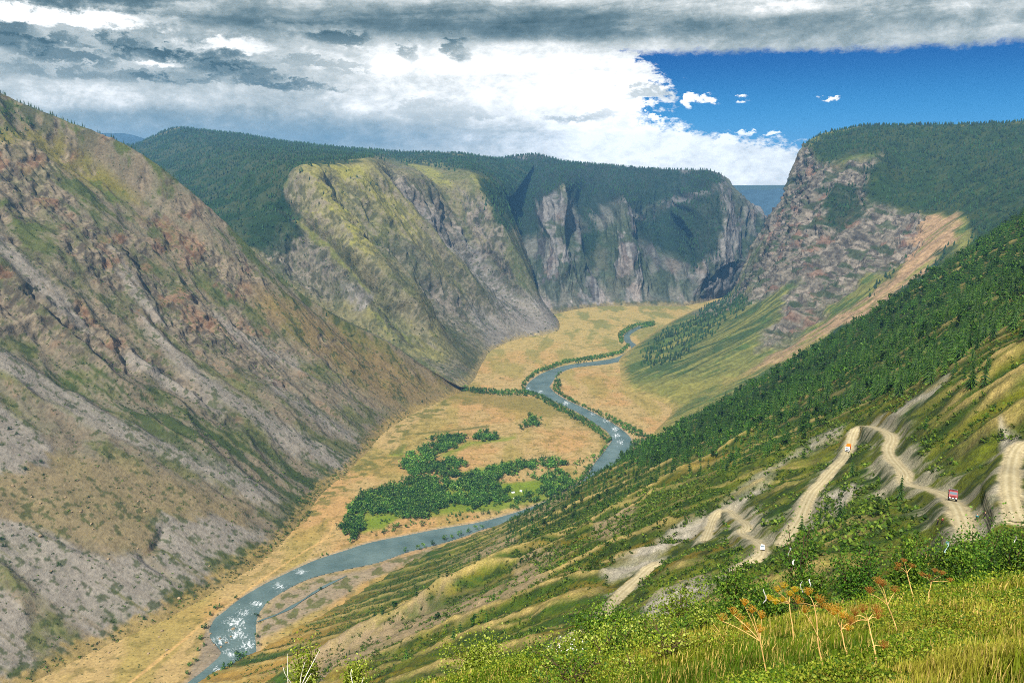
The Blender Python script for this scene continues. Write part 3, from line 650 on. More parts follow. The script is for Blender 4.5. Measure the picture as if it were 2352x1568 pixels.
def p_wall(P, s, t, px, py, n, al, dd):
    z = P[..., 2]; st = fbm(s/16, z/160, 4, 2); pt = fbm(s/80, z/90, 5, 3); fi = fbm(s/16, z/20, 3, 6)
    wx = px+14*pt+6*st; wy = py+12*pt
    C = np.empty(P.shape); C[:] = lin(150, 148, 144)
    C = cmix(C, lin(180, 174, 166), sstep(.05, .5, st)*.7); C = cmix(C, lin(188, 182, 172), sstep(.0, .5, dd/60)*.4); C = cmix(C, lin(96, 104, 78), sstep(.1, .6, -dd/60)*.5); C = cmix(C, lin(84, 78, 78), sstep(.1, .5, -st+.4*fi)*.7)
    C = cmix(C, lin(74, 88, 56), sstep(.0, .4, pt+.5*fi)*sstep(700, 560, py)*.7)
    C = cmix(C, lin(156, 136, 122), sstep(.35, .75, fbm(s/60, z/80, 3, 0))*.4)
    for g in ([(1384,640),(1396,660),(1418,706),(1360,708),(1380,670)], [(1305,660),(1330,706),(1282,714)], [(1560,650),(1590,704),(1545,706)], [(1460,650),(1475,700),(1450,700)], [(1495,660),(1520,702),(1488,702)], [(1215,640),(1300,714),(1270,735),(1225,690)], [(1125,470),(1150,540),(1185,590),(1170,600),(1140,560)]): C = cmix(C, lin(206, 194, 184), poly(wx, wy, g, 5)*.9)
    C = cmix(C, lin(96, 100, 62), stroke(wx, wy, [(1280,715),(1400,706),(1560,704)], 7)*.7)
    C = cmix(C, lin(120, 122, 70), poly(wx, wy, [(1260,425),(1300,415),(1340,440),(1300,440)], 6)*.7)
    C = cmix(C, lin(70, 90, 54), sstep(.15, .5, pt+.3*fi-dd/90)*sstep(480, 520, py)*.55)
    C = cmix(C, lin(188, 170, 122), sstep(20, 4, z+9*fi)*.7)
    for g in FOREST_W: C = cmix(C, lin(36, 60, 32), poly(wx, wy, g, 8)*.9)
    return C
M_wall = terrain_mat('canyon wall', .06, .015, .6, 1.4, 1, 8)
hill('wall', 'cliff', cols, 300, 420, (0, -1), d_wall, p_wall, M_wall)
# ---- right mountain: the big prow
RM = [([(1640,700,3900), (1700,650,3800), (1780,520,3750), (1852,400,3700), (1870,330,3800)]),
      ([(1592,713,'F'), (1668,690,3560), (1735,560,3440), (1806,440,3390), (1849,337,3350)]), ([(1530,745,'F'), (1680,694,3280), (1765,550,3220), (1836,440,3200), (1872,340,3230)]),
      ([(1480,778,'F'), (1684,700,3010), (1790,545,3000), (1845,455,3010), (1897,368,3050)]), ([(1422,832,'F'), (1702,700,2720), (1850,560,2760), (1925,460,2830), (1992,360,2920)]),
      ([(1432,886,'F'), (1760,730,2480), (1960,610,2560), (2040,530,2650), (2090,440,2800)]), ([(1540,938,'F'), (1850,770,2290), (2080,610,2350), (2170,520,2440), (2250,420,2640)]),
      ([(1500,1012,'F'), (1940,800,2030), (2200,640,2090), (2330,520,2180), (2460,400,2400)]), ([(1640,1120,'F'), (2100,900,1700), (2500,640,1800), (2700,500,1900), (2900,330,2100)])]
TOP = [(1900,326,4000), (1866,318,3440), (1892,306,3500), (1935,298,3560), (2010,288,3500), (2130,288,3350), (2300,283,3150), (2560,270,2900), (3100,200,2500)]
cols = []
for c, tp in zip(RM, TOP):
    p = [F(a, b) if d == 'F' else D(a, b, d) for a, b, d in c]; o = (p[0]-p[1])*np.array([1, 1, 0]); o /= np.linalg.norm(o); tp = D(*tp)
    cols.append(back([p[0]+o*40+np.array([0, 0, -22]), p[0], p[0]+(p[1]-p[0])*.5+np.array([0, 0, -8])]+p[1:]+[p[-1]+(tp-p[-1])*.5, tp], 1200, 900, -300))
FOREST_R = [[(1852,332),(1870,310),(2000,280),(2500,268),(2500,600),(2200,640),(2230,540),(2215,490),(2110,482),(2020,465),(1975,430),(2000,385),(2030,350),(1960,356),(1895,378),(1868,345)], [(1890,430),(1960,420),(1990,470),(1900,520)], [(2100,560),(2200,560),(2100,680),(1980,760),(1900,800),(1980,700)]]
PINK = [(2122,486),(2212,490),(2180,560),(2104,645),(1990,728),(1870,792),(1740,852),(1700,856),(1850,780),(1965,712),(2050,635),(2096,560)]
def rock_r(px, py, s, t):
    wx = px+18*fbm(s/100, t/100, 3, 1); wy = py+14*fbm(s/100, t/100, 3, 4)
    r = poly(wx, wy, [(1590,720),(1680,685),(1735,560),(1800,430),(1848,335),(1870,345),(1895,375),(1960,356),(2030,345),(2010,390),(1990,440),(2030,470),(2110,490),(2120,560),(2060,600),(1960,640),(1880,690),(1820,760),(1760,780),(1800,700),(1820,640),(1740,670),(1680,700)], 12)
    r = np.maximum(r, poly(wx, wy, [(1880,600),(1960,640),(1900,720),(1780,800),(1740,800),(1800,720)], 14)*.9)
    return r
def d_right(P, s, t, px, py):
    ins = sstep(0, 60, P[..., 2]); rk = rock_r(px, py, s, t); z = P[..., 2]-.7*t
    a = 30*(ridged(s/240, t/500+z/900, 4, 1)-.55)*sstep(330, 420, py); b = (34*(ridged(s/62+.35*fbm(z/90, s/90, 2, 2), z/120, 4, 3)-.5)+16*(ridged(s/24, z/26, 4, 6)-.5))*rk
    return ins*(a+b+3*fbm(s/30, t/60, 4, 5))
def p_right(P, s, t, px, py, n, al, dd):
    z = P[..., 2]-.7*t; st = fbm(s/9, t/200, 4, 2); pt = fbm(s/50, t/70, 5, 3); fi = fbm(s/10, z/14, 3, 6)
    wx = px+14*pt+6*st; wy = py+12*pt+5*st
    C = np.empty(P.shape); C[:] = lin(138, 138, 80)
    C = cmix(C, lin(80, 104, 54), sstep(-.25, .2, pt+.6*st)*.85)
    C = cmix(C, lin(60, 82, 48), poly(wx, wy, [(1690,690),(1780,640),(1960,560),(1990,580),(1850,680),(1720,790),(1600,860),(1480,880),(1560,800)], 24)*sstep(-.4, .2, st)*.7)
    C = cmix(C, lin(160, 152, 84), poly(wx, wy, [(1430,880),(1560,870),(1680,860),(1560,960),(1500,1010),(1470,960)], 20)*.6)
    rk = rock_r(px, py, s, t)
    C = cmix(C, lin(132, 124, 114), rk*.9); C = cmix(C, lin(176, 164, 150), rk*sstep(.05, .45, .6*fi+.6*fbm(s/14, z/70, 3, 4))*.7); C = cmix(C, lin(78, 72, 68), rk*sstep(.1, .5, -fi+.3*pt)*.7)
    C = cmix(C, lin(150, 112, 92), rk*sstep(.25, .6, fbm(s/50, z/60, 3, 0))*.5)
    C = cmix(C, lin(56, 76, 40), rk*sstep(.2, .45, fbm(s/45, z/30, 4, 4))*.75)
    pk = poly(wx, wy, PINK, 9)
    C = cmix(C, lin(192, 160, 128), pk*sstep(-.7, .0, st+.3)*.9)
    C = cmix(C, lin(172, 156, 98), stroke(wx, wy, [(1900,780),(1780,840),(1660,870)], 10)*.6)
    for g in FOREST_R: C = cmix(C, lin(38, 62, 28), poly(wx, wy, g, 9)*(.85)*(1-pk))
    C = cmix(C, lin(186, 164, 106), sstep(14, 3, P[..., 2]+5*fi)*.75)
    return C
M_right = terrain_mat('forest mountain', .09, .02, .62, 1.38, 1, 6)
hill('right', 'mountain', cols, 500, 520, (-.94, -.34), d_right, p_right, M_right)
# ---- distant blue ranges
M_far = terrain_mat('distant forest', .02, .006, .75, 1.25, .8, 10)
for sil in ([(60,330),(200,308),(240,303),(300,307),(340,322),(420,345)], [(1650,452),(1700,438),(1722,434),(1748,438),(1776,434),(1806,432),(1850,444),(1960,456)]):
    dd = 9500 if sil[0][0] < 1000 else 8200
    s_l = smooth_line(sil, 90, 2); rows = []
    for v, (dz, f) in enumerate(((-600, .90), (-260, .94), (-70, .975), (0, 1), (-80, 1.05), (-500, 1.15))):
        p = at(s_l[:, 0], s_l[:, 1], np.full(90, dd*1.0)); p[:, :2] *= f; p[:, 2] += dz+26*fbm(p[:, 0]/260, p[:, 1]/260+v, 4, 2)*(1 if v != 3 else .5); rows.append(p)
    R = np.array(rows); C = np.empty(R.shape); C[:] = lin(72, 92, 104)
    grid_obj('distant_hills', R, C, M_far)
# ---- base sheet under everything, out to the horizon
g_ = np.linspace(-1, 1, 40); gx, gy = np.meshgrid(np.sign(g_)*np.abs(g_)**2*40000, np.sign(g_)*np.abs(g_)**2*40000)
R = np.stack([gx, gy, np.full(gx.shape, -70.)], -1); C = np.empty(R.shape); C[:] = lin(70, 82, 48)
grid_obj('ground', R, C, M_far)
# ================================================================== vegetation prototypes (numpy)
def orient_quads(c, size, r, n_up=.3):   # small leaf faces with random facing
    n = len(c); d = r.normal(size=(n, 3)); d[:, 2] += n_up; d /= np.linalg.norm(d, axis=1, keepdims=True)
    a = np.cross(d, r.normal(size=(n, 3))); a /= np.linalg.norm(a, axis=1, keepdims=True)+1e-9; b = np.cross(d, a)
    s = np.broadcast_to(np.asarray(size, float), (n,))[:, None]
    V = np.stack([c-a*s, c+b*s*.6, c+a*s, c-b*s*.6], 1).reshape(-1, 3)
    return V, np.arange(4*n).reshape(-1, 4)
def tube(pts, rad, k=5):
    pts = np.asarray(pts, float); rad = np.broadcast_to(np.asarray(rad, float), (len(pts),))
    t = np.gradient(pts, axis=0); t /= np.linalg.norm(t, axis=1, keepdims=True)+1e-9
    ref = np.where(np.abs(t[:, 2:3]) > .9, np.array([[1., 0, 0]]), np.array([[0, 0, 1.]]))
    a = np.cross(t, ref); a /= np.linalg.norm(a, axis=1, keepdims=True)+1e-9; b = np.cross(t, a)
    an = np.arange(k)*2*math.pi/k
    V = pts[:, None]+rad[:, None, None]*(a[:, None]*np.cos(an)[None, :, None]+b[:, None]*np.sin(an)[None, :, None])
    i = np.arange(len(pts)*k).reshape(len(pts), k); j = np.roll(i, -1, 1)
    return V.reshape(-1, 3), np.stack([i[:-1], j[:-1], j[1:], i[1:]], -1).reshape(-1, 4)
class Bag:                               # gathers pieces into ONE mesh
    def __init__(s): s.v = []; s.f = []; s.c = []; s.n = 0
    def put(s, V, Fc, col=None):
        V = np.asarray(V, float).reshape(-1, 3); Fc = np.asarray(Fc)
        if Fc.shape[1] == 3: Fc = np.c_[Fc, Fc[:, 2]]
        s.v.append(V); s.f.append(Fc+s.n); s.n += len(V)
        s.c.append(np.broadcast_to(np.asarray((.5, .5, .5) if col is None else col, float), V.shape))
        return s
    def arrays(s): return np.concatenate(s.v), np.concatenate(s.f), np.concatenate(s.c)
    def mesh(s, name, mat=None, smooth=False):
        V, Fq, c = s.arrays(); me = bpy.data.meshes.new(name)
        tri = Fq[:, 2] == Fq[:, 3]; faces = [tuple(f[:3]) if t else tuple(f) for f, t in zip(Fq.tolist(), tri)] if len(Fq) < 60000 else None
        if faces is None: return mesh(name, V, Fq, c, smooth, mat)
        me.from_pydata(V.tolist(), [], faces)
        a = me.attributes.new('Col', 'FLOAT_COLOR', 'POINT'); cc = np.ones((len(V), 4), np.float32); cc[:, :3] = c
        a.data.foreach_set('color', cc.ravel())
        me.polygons.foreach_set('use_smooth', np.full(len(me.polygons), smooth)); me.update()
        if mat is not None: me.materials.append(mat)
        return me
G_DK, G_MD, G_LT = lin(28, 54, 16), lin(62, 108, 28), lin(118, 160, 54)
def conifer_crown(seed, tiers=9, k=9, wid=.17, z0=.1):
    r = np.random.default_rng(seed); b = Bag()
    for i in range(tiers):
        f = i/(tiers-1); z = z0+(.93-z0)*f; R = wid*(1-f)**.75*(.75+.5*r.random())+.018
        an = np.arange(k)*2*math.pi/k+r.random()*6; rad = R*np.where(r.random(k) < .28, .45, .8+.45*r.random(k))
        tip = np.stack([rad*np.cos(an), rad*np.sin(an), z-.35*rad-.02*r.random(k)], 1)
        am = an+math.pi/k; inn = np.stack([.34*R*np.cos(am), .34*R*np.sin(am), np.full(k, z+.01)], 1)
        ap = np.array([[r.normal()*.006, r.normal()*.006, z+.11*(1-.4*f)]])
        V = np.r_[ap, tip, inn]; F3 = []
        for j in range(k): F3 += [(0, 1+j, 1+k+j), (0, 1+k+j, 1+(j+1) % k)]
        c = np.r_[[G_DK], np.where(r.random((k, 1)) < .5, G_MD, G_LT*.85), np.tile(G_DK, (k, 1))]  # tips painted lighter, inner needles darker, as if lit and shaded
        b.put(V, np.array(F3), c)
    return b
def small_conifer(seed):
    r = np.random.default_rng(seed); b = Bag()
    for z, R, h in ((.12, .2, .42), (.38, .15, .36), (.62, .10, .38)):
        k = 5; an = np.arange(k)*2*math.pi/k+r.random()*6; rad = R*(.7+.6*r.random(k))
        V = np.r_[[[0, 0, z+h]], np.stack([rad*np.cos(an), rad*np.sin(an), z-.06*r.random(k)], 1)]
        b.put(V, np.array([(0, 1+j, 1+(j+1) % k) for j in range(k)]), np.r_[[lin(62, 94, 44)], np.tile(lin(34, 58, 28), (k, 1))])  # apex colour painted lighter to read as a sunlit top
    return b
def broad_crown(seed, n=110, wid=.36, z0=.16, cols=(G_DK, G_MD, G_LT), leaf=.085):
    r = np.random.default_rng(seed); b = Bag(); L = 7
    lob = np.c_[r.normal(0, wid*.45, L), r.normal(0, wid*.45, L), z0+.12+(.74-z0)*r.random(L)]; rad = wid*(.38+.3*r.random(L))
    i = r.integers(0, L, n); d = r.normal(size=(n, 3)); d /= np.linalg.norm(d, axis=1, keepdims=True)
    c = lob[i]+d*rad[i][:, None]*(.55+.5*r.random((n, 1)))*np.array([1, 1, 1.05]); c[:, 2] = np.clip(c[:, 2], z0*.7, 1)
    V, Fq = orient_quads(c, leaf*(.7+.7*r.random(n)), r)
    t = r.random((n, 1)); col = np.where(t < .3, cols[0], np.where(t < .75, cols[1], cols[2]))
    return b.put(V, Fq, np.repeat(col, 4, 0))
def trunk_bag(h, r0, col, limbs=0, seed=0):
    r = np.random.default_rng(seed); b = Bag()
    z = np.linspace(-.03, h, 5); b.put(*tube(np.c_[.012*np.sin(z*9+seed), .012*np.cos(z*7), z], np.linspace(r0, r0*.35, 5), 5), col)
    for k in range(limbs):
        a = r.random()*6.28; zz = h*(.45+.4*r.random()); l = .2+.12*r.random()
        b.put(*tube([(0, 0, zz), (l*.5*math.cos(a), l*.5*math.sin(a), zz+l*.5), (l*math.cos(a), l*math.sin(a), zz+l*.9)], [r0*.5, r0*.35, r0*.15], 4), col)
    return b
def merged(protos, pos, sc_, rz, pick, tint):    # many copies in one mesh (for "stuff" only)
    vs, fs, cs, n = [], [], [], 0
    for k, b in enumerate(protos):
        V, Fq, c = b.arrays(); m = np.where(pick == k)[0]
        if not len(m): continue
        co, si = np.cos(rz[m])[:, None], np.sin(rz[m])[:, None]
        x = V[None, :, 0]*co-V[None, :, 1]*si; y = V[None, :, 0]*si+V[None, :, 1]*co
        W = np.stack([x, y, np.broadcast_to(V[None, :, 2], x.shape)], -1)*sc_[m][:, None, :]+pos[m][:, None, :]
        vs.append(W.reshape(-1, 3)); cs.append((c[None]*tint[m][:, None, None]).reshape(-1, 3))
        fs.append((Fq[None]+(np.arange(len(m))*len(V))[:, None, None]+n).reshape(-1, 4)); n += len(m)*len(V)
    return np.concatenate(vs), np.concatenate(fs), np.concatenate(cs)
def tri_quads(V, Fq, C, name, mat):      # quads whose last two corners coincide become triangles
    t = Fq[:, 2] == Fq[:, 3]
    if t.all(): return mesh(name, V, Fq[:, :3], C, False, mat)
    if not t.any(): return mesh(name, V, Fq, C, False, mat)
    q = Fq[~t]; return mesh(name, V, np.concatenate([Fq[t][:, :3], q[:, :3], q[:, [0, 2, 3]]]), C, False, mat)
def stuff(name, label, protos, pos, h, w, mat, tint=.25):
    n = len(pos); s = np.stack([h*w, h*w, h], 1)
    V, Fq, C = merged(protos, pos, s, rng.random(n)*6.28, rng.integers(0, len(protos), n), (1+tint*(rng.random(n)*2-1))*(1+.35*vnoise(pos[:, 0]/70, pos[:, 1]/70, 4)))
    return tag(add(name, tri_quads(V, Fq, C, name, mat)), label, kind='stuff')
def sample_hill(k, n, mask):             # points on a mountain, weighted by area and a mask of the picture place
    P, px, py, _ = k
    a = np.linalg.norm(np.cross(P[:-1, 1:]-P[:-1, :-1], P[1:, :-1]-P[:-1, :-1]), axis=-1)
    w = a*mask(px, py)[:-1, :-1]; w = w.ravel()/w.sum(); i = rng.choice(w.size, n, p=w); r, c = np.divmod(i, P.shape[1]-1)
    u, v = rng.random((2, n, 1))
    return P[r, c]*(1-u)*(1-v)+P[r, c+1]*u*(1-v)+P[r+1, c]*(1-u)*v+P[r+1, c+1]*u*v
def polys(px, py, gs, soft=8):
    m = np.zeros(px.shape)
    for g in gs: m = np.maximum(m, poly(px, py, g, soft))
    return m
M_crown = leaf_mat('conifer needles', None, .28, .12)
M_leaf = leaf_mat('broad leaves', None, .25, .25)
M_bark = plain_mat('bark', lin(96, 80, 62), .9, 0, .2, .3, 4)
M_pale_bark = plain_mat('pale bark', lin(176, 166, 148), .9, 0, .2, .3, 4)
CON = [conifer_crown(s, 8+s % 3, 9, .17+.03*(s % 4)) for s in range(7)]
CONL = [conifer_crown(30+s, 6, 7, .19+.03*(s % 4)) for s in range(6)]
SCON = [small_conifer(s) for s in range(4)]
BRD = [broad_crown(s, 120, .34+.03*(s % 3), .16, [(lin(46, 82, 30), lin(76, 122, 48), lin(122, 160, 76)), (lin(64, 100, 38), lin(106, 146, 60), lin(150, 178, 94))][s % 3 == 1]) for s in range(6)]
OLV = (lin(48, 72, 24), lin(82, 108, 38), lin(118, 138, 56))
SHR = [broad_crown(20+s, 20, .62, .02, OLV, .24) for s in range(5)]
def tree_things(name, label, cat, group, pos, h, w, crowns, crown_mat, bark, th, lab=None):
    cm = [b.mesh('crown', crown_mat) for b in crowns]; tm = [trunk_bag(th, .022, (.1, .1, .1), 0, s).mesh('trunk', bark) for s in range(2)]
    for i in range(len(pos)):
        o = empty(name, pos[i]-np.array([0, 0, .3]), rng.random()*6.28); o.scale = (h[i]*w[i], h[i]*w[i], h[i])
        tag(o, lab[i] if lab else label, cat, group)
        add('crown', cm[i % len(cm)], None, o); add('trunk', tm[i % 2], None, o)
# ---- conifers of the near hillside
def near_points(n, gs, soft, dlo=250, dhi=1500, extra=None, thin=None):
    th = rng.uniform(math.radians(-30), math.radians(36), n); d = np.sqrt(rng.uniform(dlo**2, dhi**2, n))
    X, Y = d*np.sin(th), d*np.cos(th); px, py, _ = proj(np.stack([X, Y, base_h(X, Y)], -1)); k = polys(px, py, gs, soft+12) > 0; X, Y = X[k], Y[k]; n = len(X)
    Z, q = near_h(X, Y, True); P = np.stack([X, Y, Z], -1); px, py, _ = proj(P)
    m = polys(px, py, gs, soft)*(q['rd'] > q['rw']+5)*(q['sb'] > 6)
    k = rng.random(n) < m; return P[k], px[k], py[k]
DENSE = [[(2700,250),(2352,490),(2110,640),(1870,800),(1700,900),(1600,960),(1490,1015),(1420,1060),(1500,1072),(1700,1012),(1850,965),(1960,935),(2085,900),(2170,855),(2300,770),(2420,700),(2700,600)]]
SPARSE = [[(1500,1015),(1340,1100),(1170,1195),(1160,1260),(1300,1200),(1480,1120),(1700,1075),(1850,1010),(1930,960),(1850,960),(1600,1040)], [(2180,860),(2352,760),(2420,820),(2352,900),(2220,900)]]
SCAT = [[(1170,1200),(700,1420),(560,1530),(620,1600),(1000,1600),(1300,1400),(1480,1260),(1700,1110),(1900,980),(1500,1090)], [(2130,960),(2420,800),(2420,1000),(2280,1060),(2150,1060)], [(1760,1180),(1920,1120),(2140,1150),(2120,1230),(1880,1300),(1640,1330),(1520,1330),(1640,1260)]]
pa, _, _ = near_points(200000, DENSE, 10, 350, 1500); pa = pa[:7600]
pb, _, _ = near_points(60000, SPARSE, 10, 300, 1600); pc, _, _ = near_points(2600, SCAT, 10)
pb = pb[:1700]; pc = pc[:110]
hand = [c4(1325,905),c4(1412,840),c4(1500,850),c4(1520,830),c4(1780,745),c4(1560,620),c4(1340,545),c3(2015,1085),c3(2270,1255),c3(2235,1325),c3(2172,1345),c3(2085,1400),c3(2115,1370),c3(1868,1480),c3(1915,1215),c3(2055,1190),c3(1755,1250),c3(1820,1240),c3(2200,960),c3(2010,1300),c4(240,720),c4(100,800),c4(190,745),c4(410,610),c4(470,590),c4(640,560),c4(560,640),c4(490,625)]
ph = cast(*np.array(hand).T); ph[:, 2] = near_h(ph[:, 0], ph[:, 1])
pos = np.concatenate([ph, pc, pb, pa]); d = np.linalg.norm(pos-CAM, axis=1)
h = np.concatenate([np.full(len(ph), 9.5)*(d[:len(ph)]/500)**.5, rng.uniform(4, 8, len(pc)), rng.uniform(5, 12, len(pb)), rng.uniform(7, 18, len(pa))])
h[:5] = (10, 7, 11, 8, 9); wd = rng.uniform(.85, 1.35, len(pos))
px, py, _ = proj(pos+np.array([0, 0, 1])*h[:, None]); vis = (px > 0) & (px < PW) & (py > 0) & (py < PH)
order = np.argsort(-(h/d)*vis); ii = order[:300]; rest = order[300:]
tree_things('conifer', 'dark green conifer on the near hillside above the river', 'tree', 'conifers on the near hillside', pos[ii], h[ii], wd[ii], CON, M_crown, M_bark, .5)
stuff('conifer_forest', 'dense dark conifer forest covering the near hillside', CONL+CONL[:3]+[broad_crown(60+s, 90, .19+.05*s, .08, (lin(34, 62, 20), lin(58, 96, 28), lin(96, 132, 48)), .07) for s in range(2)], pos[rest], h[rest], wd[rest], M_crown, .45)
# ---- scrub on the near hillside
ps, _, _ = near_points(130000, [[(2420,600),(1490,1015),(1170,1195),(560,1510),(560,1600),(2420,1600)]], 10, 90, 1400)
sp_ = vnoise(ps[:, 0]/18, ps[:, 1]/18, 2); ps = ps[sp_ > -.15][:30000]
px2, py2 = near_points(26000, [[(1640,1335),(1700,1230),(1980,1110),(2150,1150),(2130,1250),(1850,1340)], [(1500,1100),(1300,1180),(1180,1280),(1300,1340),(1560,1230),(1700,1130)]], 14, 120, 1300)[0], 0
qs = near_h(ps[:, 0], ps[:, 1], True)[1]; ps = ps[(qs['cr'] < .16) | (rng.random(len(ps)) < .15)]
ps = np.concatenate([ps, px2[:7000]])
hs_ = np.r_[rng.uniform(.8, 2.3, len(ps)-len(px2[:7000])), rng.uniform(1.4, 3.2, len(px2[:7000]))]
stuff('scrub', 'low olive scrub covering the near hillside', SHR, ps-np.array([0, 0, .25]), hs_, rng.uniform(.8, 1.5, len(ps)), M_leaf, .4)
# ---- forests far off
ms = sample_hill(HILLS_L['mid'], 3200, lambda a, b: (sstep(380, 420, b)*(b < 900)*(a > 560)*(a < 1300)).astype(float)*(.15+(vnoise(a/12, b/9, 3) > .1)))
stuff('mountain_scrub', 'small dark shrubs dotted over the grassy middle mountain', SHR, ms-np.array([0, 0, .3]), rng.uniform(2, 5, len(ms)), rng.uniform(.8, 1.5, len(ms)), M_leaf, .4)
def far_wood(name, label, keys, n, gs, hlo, hhi, no=None):
    K = list(HILLS.values()); pts = []
    for k, m in zip(keys, n): pts.append(sample_hill(HILLS_L[k], m, lambda px, py: polys(px+12*vnoise(px/30, py/30, 2), py+9*vnoise(px/30, py/30, 3), gs[k], 9)*(1 if no is None else 1-poly(px, py, no, 6))))
    p = np.concatenate(pts); hh = rng.uniform(hlo, hhi, len(p))
    return stuff(name, label, SCON, p-np.array([0, 0, .8]), hh, rng.uniform(1, 1.6, len(p)), M_crown, .45)
far_wood('plateau_forest', 'dark conifer forest covering the grassy mountain plateau', ['mid'], [13000], {'mid': FOREST_M}, 9, 19)
far_wood('canyon_forest', 'dark conifer forest on top of the canyon wall', ['wall'], [9000], {'wall': FOREST_W}, 11, 19)
far_wood('mountain_forest', 'dark conifer forest on the shoulder of the right mountain', ['right'], [11000], {'right': FOREST_R+[[(1470,800),(1700,660),(1720,700),(1560,830),(1480,850)]]}, 9, 17, PINK)
RIBT = [[(700,400),(840,385),(870,430),(800,470),(700,470)], [(760,440),(830,440),(830,470),(760,470)]]
sp_ = sample_hill(HILLS_L['mid'], 190, lambda px, py: polys(px, py, RIBT, 8)); stuff('rib_trees', 'sparse small conifers dotted over the grassy rib', SCON, sp_, rng.uniform(9, 14, 190), rng.uniform(1, 1.4, 190), M_crown)
# ---- conifers along the left skyline
P, px, py, _ = HILLS_L['left']
sk = []
for x in np.r_[rng.uniform(0, 200, 34), rng.uniform(200, 480, 22), rng.uniform(480, 720, 10)]:
    m = np.abs(px-x) < 2.5; i = np.argmin(np.where(m, py, 1e9)); sk.append(P.reshape(-1, 3)[i])
sk = np.array(sk); hh = rng.uniform(7, 13, len(sk)); d = np.linalg.norm(sk-CAM, axis=1)
tree_things('conifer', 'small conifer standing on the skyline of the left mountain', 'tree', 'conifers on the left skyline', sk, hh, rng.uniform(.9, 1.3, len(sk)), CON[:3], M_crown, M_bark, .5)
lf = sample_hill(HILLS_L['left'], 260, lambda a, b: np.maximum(poly(a, b, [(-20,250),(60,250),(80,300),(20,330),(-20,330)], 6), .05*(proj_crest(a, b) < 22)*(proj_crest(a, b) > 2)*(a < 800)*(a > -10)))
stuff('slope_conifers', 'dark conifers clustered at the top left of the mountain', CON[:3], lf-np.array([0, 0, .5]), rng.uniform(6, 13, len(lf)), rng.uniform(.9, 1.4, len(lf)), M_crown)
# ---- shrubs and boulders of the left mountain
big = [(c3(45,395),11),(c3(78,418),8),(c3(190,550),11),(c3(110,580),9),(c3(205,602),6),(c3(272,1020),9),(c3(50,880),6),(c3(8,900),10),(c3(12,925),8),(c3(290,412),5),(c3(330,400),4),(c3(1385,815),9),(c3(1410,800),12),(c3(1430,785),11),(c3(1405,825),10),(c3(1440,810),9),(c3(230,1050),5),(c3(120,1240),5),(c3(470,1075),4),(c3(550,1110),4),(c3(330,680),4),(c3(640,510),4),(c3(1045,470),5),(c3(910,385),5),(c3(60,835),4),(c3(700,980),4),(c3(160,1090),4)]
PL = P.reshape(-1, 3); pxl, pyl = px.ravel(), py.ravel()
def on_left(x, y):
    i = np.argsort((pxl-x)**2+(pyl-y)**2)[:12]; q = PL[i]; return q[np.argmin(np.linalg.norm(q-CAM, axis=1))]
where = ['on the gray scree at the left edge', 'on the bare slope of the left mountain', 'at the foot of the left mountain beside the dry meadow']
cmS = [b.mesh('foliage', M_leaf) for b in [broad_crown(40+s, 130, .55, .02, (lin(36, 62, 24), lin(56, 92, 34), lin(90, 122, 50)), .1) for s in range(4)]]
smS = trunk_bag(.5, .03, (.1, .1, .1), 3, 5).mesh('stem', M_bark)
for k, (p_, hgt) in enumerate(big):
    q_ = on_left(*p_); o = empty('shrub', q_-np.array([0, 0, .3]), rng.random()*6, hgt*.62)
    foot = p_[0] > 600; kind = 'dark green bush '
    tag(o, 'dark green bush at the foot of the left mountain beside the dry meadow' if foot else ('large dark green bush growing on the gray scree slope' if hgt > 7 else 'small round dark bush on the bare left mountain slope'), 'shrub', 'bushes at the mountain foot' if foot else ('large bushes on the scree' if hgt > 7 else 'small bushes on the left mountain'))
    add('foliage', cmS[k % 4], None, o); add('stem', smS, None, o)
FOOTL = tops(c3,(-200,1700),(200,1560),(500,1430),(780,1320),(900,1210),(1060,1120),(1200,1010),(1350,860),(1440,750),(1640,600),(1850,400))
ls = sample_hill(HILLS_L['left'], 5200, lambda a, b: (.035+1.0*stroke(a, b, FOOTL, 34, .8)+.22*poly(a, b, tops(c3,(100,-40),(400,60),(900,300),(1300,520),(1640,600),(1400,800),(1000,560),(500,330),(150,120)), 20)+.05*sstep(300, 600, b))*(vnoise(a/14, b/10, 3) > -.2)*(a > -30)*(b < 1600))
stuff('mountain_scrub', 'small dark shrubs dotted over the left mountain', SHR, ls-np.array([0, 0, .3]), rng.uniform(1.2, 3.4, len(ls)), rng.uniform(.8, 1.5, len(ls)), M_leaf, .4)
M_rock = terrain_mat('boulder rock', .8, .2, .6, 1.3, .8, .3)
def boulder_mesh(seed):
    import bmesh
    bm = bmesh.new(); bmesh.ops.create_icosphere(bm, subdivisions=3, radius=1); r = np.random.default_rng(seed)
    cuts = r.normal(size=(9, 3)); cuts /= np.linalg.norm(cuts, axis=1, keepdims=True); off = r.uniform(.55, .9, 9)
    for v in bm.verts:
        p = np.array(v.co)
        for n_, o_ in zip(cuts, off):
            e_ = p@n_-o_
            if e_ > 0: p = p-n_*e_*.92
        v.co = p*np.array([1.15, .9, .8])*(1+.05*r.normal())
    me = bpy.data.meshes.new('boulder'); bm.to_mesh(me); bm.free()
    a = me.attributes.new('Col', 'FLOAT_COLOR', 'POINT'); c = lin(182, 160, 128); a.data.foreach_set('color', np.tile([*c, 1], len(me.vertices)).astype(np.float32))
    me.materials.append(M_rock); return me
BM = [boulder_mesh(s) for s in range(5)]
